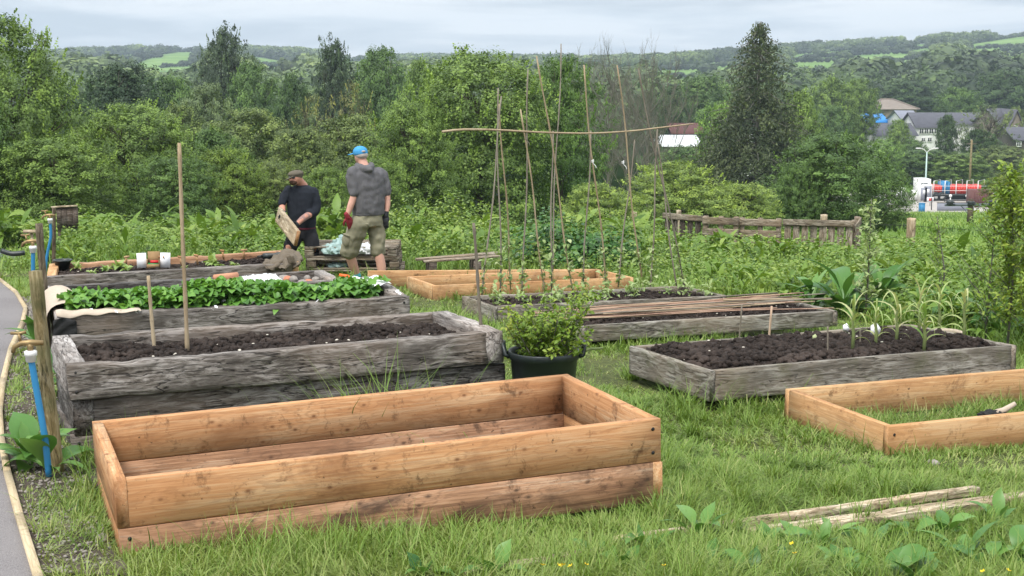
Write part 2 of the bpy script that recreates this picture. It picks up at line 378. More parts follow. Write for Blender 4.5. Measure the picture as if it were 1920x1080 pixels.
M['plastic_sheet'] = simple('plastic_sheet', (.56, .57, .57), .35, .5, 12, .12, .5)
M['brass'] = simple('brass', (.30, .21, .10), .5, .1, 30, .3, .5, .7)
M['black_plastic'] = simple('black_plastic', (.014, .020, .020), .42, .05, 40, .2, .5)
M['fabric_cream'] = simple('fabric_cream', (.46, .38, .30), .9, .4, 40, .2)
M['fabric_black'] = simple('fabric_black', (.018, .018, .018), .9, .5, 50, .3)
M['card'] = simple('card', (.30, .19, .09), .85, .1, 20, .15)
M['paper'] = simple('paper', (.78, .78, .80), .8, 0, 20, .05)
M['red'] = simple('red', (.55, .03, .03), .5, 0, 10, .1)
M['green'] = simple('green', (.03, .22, .06), .5, 0, 10, .1)
M['jacket'] = simple('brown_cloth', (.125, .10, .072), .95, .5, 14, .3)
M['membrane'] = simple('membrane', (.11, .125, .14), .7, .5, 6, .35)
M['mulch'] = soil_mat('mulch', (.07, .03, .018), (.22, .10, .06), 20)
M['brick'] = simple('brick', (.42, .17, .10), .85, .5, 25, .35)
M['screw'] = simple('screw', (.03, .028, .027), .5, 0, 10, .1, .5, .6)
M['terracotta'] = simple('terracotta', (.50, .24, .14), .8, .2, 20, .2)
# ------------------------------------------------------------ land, path, sky haze
yy = np.concatenate([np.linspace(-12, 30, 130), np.geomspace(30.6, 3200, 190)])
uu = np.linspace(-1, 1, 221); uu = np.sign(uu)*np.abs(uu)**1.25
Y, U = np.meshgrid(yy, uu, indexing='ij'); X = U*(14+np.maximum(Y, 0)*1.15)
Z = ground(X, Y)+np.where(Y < 30, .012*snoise(X, Y, 5, 2.2), 0)
i = np.arange(len(yy)-1)[:, None]*len(uu)+np.arange(len(uu)-1)[None]
q = np.stack([i, i+1, i+len(uu)+1, i+len(uu)], -1).reshape(-1, 4)
tag(ob('ground', mesh_np('ground', np.stack([X, Y, Z], -1).reshape(-1, 3), q, M['ground'], smooth=True)), kind='structure')
EDGE_PX = [(-60,500),(-25,508),(2,526),(30,548),(48,578),(42,606),(20,655),(6,712),(-1,765),(2,822),(14,888),(36,968),(72,1084),(110,1180)]
EDGE = [atg(*p, .03) for p in EDGE_PX]
def smooth_path(P, k=6):
    P = [np.array(p) for p in P]; o = []
    for i in range(len(P)-1):
        a, b, c, d = P[max(i-1, 0)], P[i], P[i+1], P[min(i+2, len(P)-1)]
        for t in np.arange(0, 1, 1/k):
            o.append(.5*((2*b)+(-a+c)*t+(2*a-5*b+4*c-d)*t*t+(-a+3*b-3*c+d)*t**3))
    o.append(P[-1]); return np.array(o)
ES = smooth_path(EDGE, 3)
def path_side(x, y):
    """x of the path edge at this y"""
    o = np.argsort(ES[:, 1]); return np.interp(y, ES[o, 1], ES[o, 0])
rows = []
for p in ES:
    a = np.linspace(0, 3.2, 9); xs = p[0]-a-.01; ys = np.full(9, p[1]); rows.append(np.stack([xs, ys, ground(xs, ys)+.022], -1))
V = np.array(rows); n = V.shape[1]; i = np.arange(len(V)-1)[:, None]*n+np.arange(n-1)[None]
tag(ob('path', mesh_np('path', V.reshape(-1, 3), np.stack([i, i+1, i+n+1, i+n], -1).reshape(-1, 4), M['asphalt'], smooth=True)), kind='structure')
# timber edging, one board per straight run
for k in range(len(EDGE)-1):
    a, b = EDGE[k], EDGE[k+1]; d = b-a; L = d.length
    t = thing  # each run is one plank
    mb = MB(); mb.box((0, 0, 0), (L+.015, .032, .12))
    o = mb.ob('path_edging', M['edging'], None, (a+b)/2-Vector((0, 0, .045)), (0, -math.asin(d.z/L), math.atan2(d.y, d.x)))
    tag(o, 'pale timber edging board along the asphalt path', 'edging', 'edging boards of the path')
# bare gravelly strip beside the path
P = [atg(*p) for p in [(60,560),(70,600),(90,640),(110,700),(118,760),(128,830),(150,900),(170,960),(190,1020),(200,1085)]]
rows = []
for p in P:
    x0 = float(path_side(0, p.y)); xs = np.linspace(x0+.02, p.x+.15*math.sin(p.y*5), 9); ys = np.full(9, p.y)
    rows.append(np.stack([xs, ys, ground(xs, ys)+.016], -1))
V = np.array(rows); n = 9; i = np.arange(len(V)-1)[:, None]*n+np.arange(n-1)[None]
tag(ob('gravel', mesh_np('gravel', V.reshape(-1, 3), np.stack([i, i+1, i+n+1, i+n], -1).reshape(-1, 4), M['gravel_base'], smooth=True)), kind='structure')
GRAV = [(min(p.x, 9), p.y) for p in P]
def in_gravel(x, y):
    o = sorted(GRAV, key=lambda a: a[1]); gx = np.interp(y, [a[1] for a in o], [a[0] for a in o])
    return (y > o[0][1]) & (y < o[-1][1]) & (x < gx)
rng = np.random.default_rng(3)
ico = np.array([(1,0,0),(-1,0,0),(0,1,0),(0,-1,0),(0,0,1),(0,0,-1)], float); icof = np.array([(0,2,4),(2,1,4),(1,3,4),(3,0,4),(2,0,5),(1,2,5),(3,1,5),(0,3,5)])
# a rounder lump: subdivided octahedron
def sub(v, f):
    v = list(map(tuple, v)); c = {}; o = []
    def mid(a, b):
        k = (min(a, b), max(a, b))
        if k not in c: p = np.array(v[a])+np.array(v[b]); v.append(tuple(p/np.linalg.norm(p))); c[k] = len(v)-1
        return c[k]
    for a, b, d in f: x, y, z = mid(a, b), mid(b, d), mid(d, a); o += [(a, x, z), (x, b, y), (z, y, d), (x, y, z)]
    return np.array(v), np.array(o)
ico1, icof1 = sub(ico, icof); ico2, icof2 = sub(ico1, icof1)
def lumps(P, S, rng, base=(ico1, icof1), rough=.3, flat=.75):
    v, f = base; n = len(P); S = np.asarray(S, float)
    a = rng.uniform(0, 2*PI, n); ca, sa = np.cos(a), np.sin(a)
    R = np.stack([np.stack([ca, -sa, 0*a], -1), np.stack([sa, ca, 0*a], -1), np.stack([0*a, 0*a, 1+0*a], -1)], 1)
    Q = v[None]*(1+rng.uniform(-rough, rough, (n, len(v), 1)))*np.stack([rng.uniform(.7, 1.3, n), rng.uniform(.7, 1.3, n), rng.uniform(flat*.7, flat*1.2, n)], -1)[:, None]
    Q = np.einsum('nij,nkj->nki', R, Q)*S[:, None, None]+np.asarray(P)[:, None]
    return Q.reshape(-1, 3), (np.arange(n)[:, None, None]*len(v)+f[None]).reshape(-1, 3)
n = 2600; ys = rng.uniform(P[-1].y, P[0].y, n)**1; x0 = path_side(0, ys); o = sorted(GRAV, key=lambda a: a[1])
gx = np.interp(ys, [a[1] for a in o], [a[0] for a in o]); xs = x0+.03+rng.uniform(0, 1, n)*(gx-x0)
V, Fq = lumps(np.stack([xs, ys, ground(xs, ys)+.02], -1), rng.uniform(.002, .010, n), rng)
tag(ob('gravel_stones', mesh_np('gravel_stones', V, Fq, M['stone'])), 'grey and brown stones on the bare strip beside the path', 'gravel', kind='stuff')
# yard in the valley
def patch(name, pts, mat, dz=.03, kind='structure'):
    P = [atg(*p) for p in pts]; V = [(p.x, p.y, float(ground(p.x, p.y))+dz) for p in P]
    return tag(ob(name, mesh_np(name, V, np.array([range(len(V))]), mat)), kind=kind)
zf = -13.02+.04
yd = np.array([(x, y, float(ground(x, y))+.05) for y in np.linspace(138, 172, 20) for x in np.linspace(36, 60, 12)])
i = np.arange(19)[:, None]*12+np.arange(11)[None]
tag(ob('yard', mesh_np('yard', yd, np.stack([i, i+1, i+13, i+12], -1).reshape(-1, 4), M['yard'])), kind='structure')
# haze: thin even air
m, nt = new_mat('haze'); 
vp = nd(nt, 'ShaderNodeVolumePrincipled', {'Color': (.62, .74, .86, 1), 'Density': .00032, 'Anisotropy': .0})
out = nd(nt, 'ShaderNodeOutputMaterial'); nt.links.new(vp.outputs[0], out.inputs['Volume'])
mb = MB(); mb.box((0, 1650, 45), (8400, 3600, 160)); hz = mb.ob('haze', m)
tag(hz, 'thin pale haze over the valley', 'haze', kind='stuff')
# ------------------------------------------------------------ raised beds
def board_me(name, L, T, H, mat, old=0.0, seed=0, bev=.004, kind=0):
    """one sawn board, long along x, centred; old>0 warps and chips it"""
    nseg = max(4, int(L/.035)) if old else max(4, int(L/.2))
    xs = np.linspace(-L/2, L/2, nseg+1); hx, hz = T/2, H/2
    nz = 7 if old else 2
    prof = []
    for z in np.linspace(-hz+bev, hz-bev, nz): prof.append((hx, z))
    prof += [(hx-bev, hz)]
    if old: prof += [(hx*.33, hz), (-hx*.33, hz)]
    prof += [(-hx+bev, hz)]
    for z in np.linspace(hz-bev, -hz+bev, nz): prof.append((-hx, z))
    prof += [(-hx+bev, -hz), (hx-bev, -hz)]
    prof = np.array(prof); k = len(prof); r = np.random.default_rng(seed)
    V = np.zeros((len(xs), k, 3)); V[:, :, 0] = xs[:, None]; V[:, :, 1] = prof[None, :, 0]; V[:, :, 2] = prof[None, :, 1]
    Vi = V[0].copy(); 
    if old:
        zz = V[:, :, 2].copy(); yy_ = V[:, :, 1].copy(); X_ = V[:, :, 0]
        d = snoise(X_*2, zz*10+yy_*5, seed, 4, 4)*old*.006
        ch = np.maximum(0, snoise(X_*3, yy_*0+seed, seed+7, 5, 3)-.45)*old*.012
        V[:, :, 1] += np.sign(yy_)*d; V[:, :, 2] -= np.where(zz > 0, ch, -ch*.5)*(np.abs(zz) > hz*.6)
        V[:, :, 2] += .006*old*np.sin(X_*1.3+seed)
        V[0, :, 0] += r.normal(0, .003, k); V[-1, :, 0] += r.normal(0, .003, k)
    i = np.arange(nseg)[:, None]*k; j = np.arange(k)[None]; j2 = (j+1) % k
    Fq = np.stack([i+j, i+j2, i+k+j2, i+k+j], -1).reshape(-1, 4)[:, ::-1]
    caps = np.array([np.arange(k), (np.arange(k)+nseg*k)[::-1]])
    return mesh_np(name, V.reshape(-1, 3), [Fq, caps], mat)
BEDS = {}
def bed(key, q, L, T, tiers, label, mats, old=0, cat='raised bed', group=None, name='raised_bed', screws=()):
    x, y, z, yaw, tx, ty, Wd = q
    Xv = Vector((math.cos(yaw), math.sin(yaw), ty)).normalized(); Yv = Vector((-math.sin(yaw), math.cos(yaw), tx)).normalized()
    Zv = Xv.cross(Yv).normalized(); Yv = Zv.cross(Xv)
    Mx = Matrix((Xv, Yv, Zv)).transposed().to_4x4()
    hsum = sum(t['h'] for t in tiers)
    o = bpy.data.objects.new(name, None); COL.objects.link(o); tag(o, label, cat, group); o.empty_display_size = .2
    base = Vector((x, y, z))-Zv*hsum
    o.matrix_world = Matrix.Translation(base)@Mx; bpy.context.view_layer.update()
    BEDS[key] = dict(o=o, L=L, W=Wd, H=hsum, M=o.matrix_world.copy(), I=o.matrix_world.inverted(), T=T)
    zt = hsum; rr = random.Random(hash(key) % 1000+3); sd = ord(key[0])*31
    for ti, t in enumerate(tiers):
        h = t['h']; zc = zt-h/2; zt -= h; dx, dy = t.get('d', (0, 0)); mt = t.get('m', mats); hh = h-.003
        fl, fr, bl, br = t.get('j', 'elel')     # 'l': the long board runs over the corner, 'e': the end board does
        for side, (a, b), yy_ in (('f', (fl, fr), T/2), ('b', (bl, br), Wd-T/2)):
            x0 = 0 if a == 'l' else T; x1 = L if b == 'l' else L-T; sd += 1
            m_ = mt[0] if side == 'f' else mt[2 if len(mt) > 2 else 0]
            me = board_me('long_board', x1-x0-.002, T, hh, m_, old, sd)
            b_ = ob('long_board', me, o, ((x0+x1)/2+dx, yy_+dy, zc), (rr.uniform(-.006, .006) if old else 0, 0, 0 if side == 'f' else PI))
            if side == 'f':
                for ex, ok in ((x0+.04, a == 'l'), (x1-.04, b == 'l')):
                    if ok and key not in 'EFGH':
                        for zz in (-h*.28, h*.27):
                            mb = MB(); mb.lathe([(0, .003), (.007, .002), (.009, 0)], (0, 0, 0), 8)
                            mb.ob('screw', M['screw'], b_, (ex-(x0+x1)/2, -T/2-.001-old*.002, zz), (PI/2, 0, 0))
        for side, (a, b), xx in (('l', (fl, bl), T/2), ('r', (fr, br), L-T/2)):
            y0 = 0 if a == 'e' else T; y1 = Wd if b == 'e' else Wd-T; sd += 1
            me = board_me('end_board', y1-y0-.002, T, hh, mt[1], old, sd)
            ob('end_board', me, o, (xx+dx, (y0+y1)/2+dy, zc), (0, 0, PI/2 if side == 'l' else -PI/2))
    return o
def inbed(key, x, y, pad=0.0):
    B = BEDS[key]; I = B['I']; lx = I[0][0]*x+I[0][1]*y+I[0][2]*B['M'][2][3]+I[0][3]; ly = I[1][0]*x+I[1][1]*y+I[1][2]*B['M'][2][3]+I[1][3]
    return (lx > -pad) & (lx < B['L']+pad) & (ly > -pad) & (ly < B['W']+pad), lx, ly
def bw(key, x, y, z):
    """bed-local point to world; z is measured from the rim"""
    B = BEDS[key]; return B['M']@Vector((x, y, B['H']+z))
LL, LE, LP = M['larch'], M['larch_red'], M['larch_pale']
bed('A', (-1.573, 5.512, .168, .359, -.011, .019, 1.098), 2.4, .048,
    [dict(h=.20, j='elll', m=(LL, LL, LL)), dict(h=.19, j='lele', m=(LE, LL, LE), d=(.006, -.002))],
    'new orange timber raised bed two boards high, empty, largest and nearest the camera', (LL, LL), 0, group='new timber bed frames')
S_, SD, SP = M['sleeper'], M['sleeper_dark'], M['sleeper_pale']
bed('B', (-2.277, 7.224, .278, .384, -.034, .004, 1.055), 2.4, .10,
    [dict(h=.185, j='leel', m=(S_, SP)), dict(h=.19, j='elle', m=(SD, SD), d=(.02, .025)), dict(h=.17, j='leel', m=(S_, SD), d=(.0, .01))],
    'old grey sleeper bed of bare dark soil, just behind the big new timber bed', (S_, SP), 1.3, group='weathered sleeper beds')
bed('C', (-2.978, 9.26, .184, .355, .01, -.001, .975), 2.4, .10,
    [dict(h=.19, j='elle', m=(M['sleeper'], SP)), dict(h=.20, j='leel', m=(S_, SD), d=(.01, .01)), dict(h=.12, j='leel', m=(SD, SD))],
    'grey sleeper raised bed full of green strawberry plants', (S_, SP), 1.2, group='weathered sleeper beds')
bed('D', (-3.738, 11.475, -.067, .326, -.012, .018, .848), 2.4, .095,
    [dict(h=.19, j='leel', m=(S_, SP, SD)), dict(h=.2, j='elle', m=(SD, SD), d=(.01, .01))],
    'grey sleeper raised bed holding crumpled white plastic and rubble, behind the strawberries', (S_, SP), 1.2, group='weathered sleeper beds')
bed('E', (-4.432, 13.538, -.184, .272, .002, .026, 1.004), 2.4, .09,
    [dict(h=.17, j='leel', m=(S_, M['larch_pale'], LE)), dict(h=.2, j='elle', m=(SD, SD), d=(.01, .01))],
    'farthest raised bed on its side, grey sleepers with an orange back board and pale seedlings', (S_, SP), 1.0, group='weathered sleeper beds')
bed('F', (-.851, 15.389, -.542, .371, -.031, -.014, .985), 2.4, .045, [dict(h=.17, j='lele', m=(LP, LP))],
    'low new orange timber frame standing empty behind the pea bed', (LP, LP), 0, group='new timber bed frames', name='new_raised_bed', cat='bed frame')
GB = M['grey_board']
bed('G', (-.172, 12.865, -.353, .366, -.033, -.013, .87), 2.4, .045, [dict(h=.17, j='eeee', m=(GB, GB))],
    'low grey board bed with pea plants climbing tall canes', (GB, GB), .5, group='low grey board beds')
bed('H', (.57, 11.62, -.31, .33, -.03, -.0, .86), 2.4, .045, [dict(h=.14, j='eeee', m=(GB, GB))],
    'low grey board bed with a pile of loose canes lying across its soil', (GB, GB), .5, group='low grey board beds')
bed('I', (1.246, 8.899, -.107, .371, -.039, -.0, 1.158), 2.4, .042, [dict(h=.20, j='eeee', m=(GB, GB))],
    'low grey board bed of heaped dark soil with drooping corn plants', (GB, GB), .5, group='low grey board beds')
bed('J', (2.083, 7.752, -.178, .402, .006, -.015, 1.017), 2.4, .045, [dict(h=.215, j='llll', m=(LP, LP))],
    'new orange timber frame with rough grass growing inside, cut off by the picture edge', (LP, LP), 0, group='new timber bed frames', name='new_raised_bed', cat='bed frame')
# soil
def soil(key, lvl, amp, nclod, label, seed, cl=(.006, .03), xr=(0, 1), peb=60, edge=0.0):
    B = BEDS[key]; T = B['T']; rng = np.random.default_rng(seed); L, Wd = B['L'], B['W']
    nx, ny = 150, 60; xs = np.linspace(T-.004, L-T+.004, nx); ys = np.linspace(T-.004, Wd-T+.004, ny)
    X, Y = np.meshgrid(xs, ys, indexing='ij')
    def hgt(X, Y):
        e = np.minimum(np.minimum(X-T, L-T-X), np.minimum(Y-T, Wd-T-Y)); e = np.clip(e/.12, 0, 1)
        return lvl+edge*(1-e)*-1+amp*(snoise(X, Y, seed, 6, 4)*.8+.5*np.abs(snoise(X, Y, seed+1, 22, 2)))*(.3+.7*e)
    Z = hgt(X, Y)+B['H']
    i = np.arange(nx-1)[:, None]*ny+np.arange(ny-1)[None]
    q = np.stack([i, i+ny, i+ny+1, i+1], -1).reshape(-1, 4)
    P = np.stack([rng.uniform(T+.01, L-T-.01, nclod), rng.uniform(T+.01, Wd-T-.01, nclod)], -1)
    S = cl[0]+(cl[1]-cl[0])*rng.power(.45, nclod)
    cV, cF = lumps(np.stack([P[:, 0], P[:, 1], hgt(P[:, 0], P[:, 1])+B['H']+S*.3], -1), S, rng, (ico1, icof1), .35)
    V = np.concatenate([np.stack([X, Y, Z], -1).reshape(-1, 3), cV])
    o = ob('soil', mesh_np('soil', V, [q, cF+nx*ny], M['soil'])); o.matrix_world = B['M']
    tag(o, label, 'soil', kind='stuff')
    if peb:
        P = np.stack([rng.uniform(T+.03, L-T-.03, peb), rng.uniform(T+.03, Wd-T-.03, peb)], -1); S = rng.uniform(.003, .010, peb)
        V, Fq = lumps(np.stack([P[:, 0], P[:, 1], hgt(P[:, 0], P[:, 1])+B['H']+S*.8+.012], -1), S, rng, (ico1, icof1), .2, .5)
        o = ob('pebbles', mesh_np('pebbles', V, Fq, M['white_stone'])); o.matrix_world = B['M']
        tag(o, 'small pale stones scattered over the '+label.split(' filling ')[0], 'pebbles', kind='stuff')
    return lambda x, y: bw(key, x, y, float(hgt(np.array(x), np.array(y))))
SOIL = {}
SOIL['B'] = soil('B', -.075, .03, 3200, 'dark crumbly soil filling the nearest sleeper bed', 11, peb=45)
SOIL['C'] = soil('C', -.05, .02, 300, 'soil under strawberry plants filling the sleeper bed', 12, peb=0)
SOIL['D'] = soil('D', -.10, .02, 500, 'brown earth filling the bed with plastic', 13, peb=20)
SOIL['E'] = soil('E', -.07, .02, 1200, 'dark soil filling the farthest sleeper bed', 14, peb=25)
SOIL['G'] = soil('G', -.045, .02, 1500, 'dark soil filling the pea bed', 15, peb=20)
SOIL['H'] = soil('H', -.035, .02, 1300, 'dark soil filling the bed under loose canes', 16, peb=20)
SOIL['I'] = soil('I', -.005, .025, 4200, 'dark lumpy soil filling the corn bed', 17, (.008, .034), peb=40, edge=.06)
# earth floor in the empty new bed
B = BEDS['A']; fl = MB(); xs = np.linspace(.05, 2.35, 40); ys = np.linspace(.05, 1.05, 20); X, Y = np.meshgrid(xs, ys, indexing='ij')
i = np.arange(39)[:, None]*20+np.arange(19)[None]
fl.add(np.stack([X, Y, .03+.012*snoise(X, Y, 3, 8)], -1).reshape(-1, 3), np.stack([i, i+20, i+21, i+1], -1).reshape(-1, 4))
o = fl.ob('bare_earth', M['soil']); o.matrix_world = B['M']; tag(o, 'trodden bare earth inside the empty new bed', 'earth', kind='stuff')
# ------------------------------------------------------------ trees
PROF = {'round': [(0,.35),(.12,.72),(.35,.98),(.6,1),(.8,.86),(.93,.6),(1,.25)],
        'oval': [(0,.4),(.15,.75),(.4,1),(.65,.95),(.82,.74),(.94,.46),(1,.15)],
        'bush': [(0,.9),(.25,1),(.6,.99),(.8,.86),(.93,.62),(1,.28)],
        'wide': [(0,.5),(.2,.92),(.5,1),(.75,.9),(.9,.68),(1,.3)],
        'column': [(0,.8),(.2,.95),(.55,1),(.8,.8),(.93,.52),(1,.15)],
        'cone': [(0,.95),(.2,1),(.34,.92),(.48,.72),(.58,.56),(.68,.42),(.78,.38),(.9,.28),(1,.05)]}
def crown_me(name, seed, prof, ncl, nlf, leaf, rcl, shoots=0, lump=.22, mat=None, droop=0.0, bottom=.12, hollow=.4):
    """leafy crown in a unit box: x, y within .5, z 0..1"""
    r = np.random.default_rng(seed); pz, pr = zip(*PROF[prof])
    z = bottom+(1-bottom)*r.beta(1.15, 1.05, ncl); a = r.uniform(0, 2*PI, ncl)
    big = snoise(np.cos(a)*3+z*4, np.sin(a)*3-z*2, seed, 1.6, 3)
    zt = (z-bottom)/(1-bottom)
    R = .5*np.interp(zt, pz, pr)*(1-.12+lump*big)*r.power(1/hollow*1.0, ncl)
    R = np.minimum(R, .56)
    C = np.stack([R*np.cos(a), R*np.sin(a), z*(1+.05*big)], -1)
    cv = r.uniform(.1, .9, ncl); cs = rcl*r.uniform(.55, 1.35, ncl)
    k = nlf; D = rots(r, ncl*k).reshape(ncl, k, 3)*r.power(2.0, (ncl, k, 1))
    D[:, :, 2] *= .62; P = C[:, None]+D*cs[:, None, None]
    out = C.copy(); out[:, 2] = (C[:, 2]-.45)*.6; out /= np.linalg.norm(out, axis=1)[:, None]+1e-6
    Nn = out[:, None]*.55+D*.5+np.array([0, 0, .45])+r.normal(0, .27, (ncl, k, 3))
    P = P.reshape(-1, 3); Nn = Nn.reshape(-1, 3); v = np.repeat(cv, k)*.74+r.uniform(0, .26, ncl*k)
    if shoots:
        sa = r.uniform(0, 2*PI, shoots); sz = r.uniform(.45, 1, shoots); sr = .5*np.interp(sz, pz, pr)*r.uniform(.5, 1.0, shoots)
        B = np.stack([sr*np.cos(sa), sr*np.sin(sa), bottom+(1-bottom)*sz-.02], -1); m_ = 26; t = r.uniform(0, 1, (shoots, m_, 1))
        dr = np.stack([np.cos(sa)*.35, np.sin(sa)*.35, .9+0*sa], -1)+r.normal(0, .15, (shoots, 3))
        ln = r.uniform(.05, .11, shoots)[:, None, None]
        Q = B[:, None]+dr[:, None]*t*ln+r.normal(0, 1, (shoots, m_, 3))*leaf*.55*(1.1-t)
        P = np.concatenate([P, Q.reshape(-1, 3)]); Nn = np.concatenate([Nn, rots(r, shoots*m_)]); v = np.concatenate([v, np.repeat(r.uniform(.5, 1, shoots), m_)])
    Nn /= np.linalg.norm(Nn, axis=1)[:, None]+1e-9
    if droop: P[:, 2] -= droop*(P[:, 0]**2+P[:, 1]**2)
    V, Fq = quad_leaves(P, Nn, leaf*r.uniform(.55, 1.4, len(P)), r, .6)
    return mesh_np(name, V, Fq, mat or M['crown'], v)
def wood_me(name, seed, prof, nl=12, twigs=3, r0=.022, top=.72, bare=False, mat=None):
    """tapered trunk with limbs in the same unit box"""
    r = random.Random(seed); pz, pr = zip(*PROF[prof]); mb = MB()
    def lerp(z): return .5*float(np.interp(z, pz, pr))
    pts = [(0, 0, -.12)]; x = y = 0
    for k in range(1, 9):
        x += r.uniform(-.012, .012); y += r.uniform(-.012, .012); pts.append((x, y, top*k/8))
    mb.tube(pts, [r0*1.25]+[r0*(1.05-.95*k/8) for k in range(1, 9)], 8)
    def branch(p, d, L, rad, depth):
        q = [Vector(p)]; dd = Vector(d).normalized(); n = 5
        for k in range(n):
            dd = (dd+Vector((r.uniform(-.25, .25), r.uniform(-.25, .25), r.uniform(-.08, .22)))).normalized(); q.append(q[-1]+dd*L/n)
        mb.tube(q, [rad*(1-.8*k/n) for k in range(n+1)], 5 if depth else 6, False)
        if depth < (3 if bare else 2):
            for _ in range(twigs+(1 if bare else 0)):
                k = r.randint(1, n); e = (dd+Vector((r.uniform(-.9, .9), r.uniform(-.9, .9), r.uniform(-.3, .6)))).normalized()
                branch(q[k], e, L*r.uniform(.38, .62), rad*.5, depth+1)
    for k in range(nl):
        zf_ = .15+.6*(k+.5)/nl; i_ = min(7, int(zf_/top*8)); p = Vector(pts[i_])+(Vector(pts[i_+1])-Vector(pts[i_]))*.5
        a = k*2.4+r.uniform(-.4, .4); w = lerp(min(1, zf_+.2)); branch(p, (math.cos(a), math.sin(a), .75), w*(1.05 if bare else .72), r0*.42, 0)
    return mb.me(name, mat or M['bark'])
PR = {}
def proto(k, prof, seed, ncl, nlf, leaf, rcl, **kw):
    PR[k] = (crown_me('crown', seed, prof, ncl, nlf, leaf, rcl, **kw), wood_me('trunk', seed+1, prof))
proto('nearA', 'bush', 21, 1000, 66, .0155, .058, shoots=190, lump=.3, hollow=.42, bottom=.0)
proto('nearB', 'column', 22, 900, 62, .015, .055, shoots=190, lump=.26, hollow=.42, bottom=.0)
proto('nearC', 'wide', 23, 820, 60, .017, .062, shoots=90, lump=.26, bottom=.02)
proto('midA', 'round', 24, 640, 54, .023, .07, shoots=20, lump=.28)
proto('midB', 'oval', 25, 620, 54, .023, .065, shoots=40, lump=.3)
proto('midC', 'wide', 26, 700, 54, .021, .06, shoots=10, lump=.25)
proto('poplar', 'oval', 27, 620, 52, .020, .052, shoots=70, lump=.36, hollow=.5)
proto('thin', 'oval', 28, 170, 30, .019, .05, shoots=30, lump=.35, hollow=.7)
PR['thin'] = (PR['thin'][0], wood_me('trunk', 77, 'oval', 16, 4, .018))
def tree(cx, top, w, D, p, color, label, group=None, base=None, name='tree', cat='tree', seed=None, back=None):
    """cx, top, w in photo pixels for a tree standing D metres out; stands on the land"""
    P = unproj(cx, top, D); x = P.x; g = float(ground(x, D)); h = (P.z-g)*.97; wd = w/F*D*math.sqrt(1+((cx-960)/F)**2)
    r = random.Random(cx*7+top)
    o = thing(name, (x, D, g-.05), label, cat, group, (0, 0, r.uniform(0, 6.28)))
    o.scale = (wd, wd, h)
    c = ob('crown', PR[p][0], o); c.color = (*color, 1); t = ob('trunk', PR[p][1], o)
    return o
g1 = (.125, .19, .05); g2 = (.085, .145, .045); dk = (.05, .09, .03); dd_ = (.03, .058, .026); yl = (.20, .27, .075); ol = (.125, .165, .058); br = (.15, .245, .06); gy = (.12, .16, .085)
GT = 'trees below the gardens'
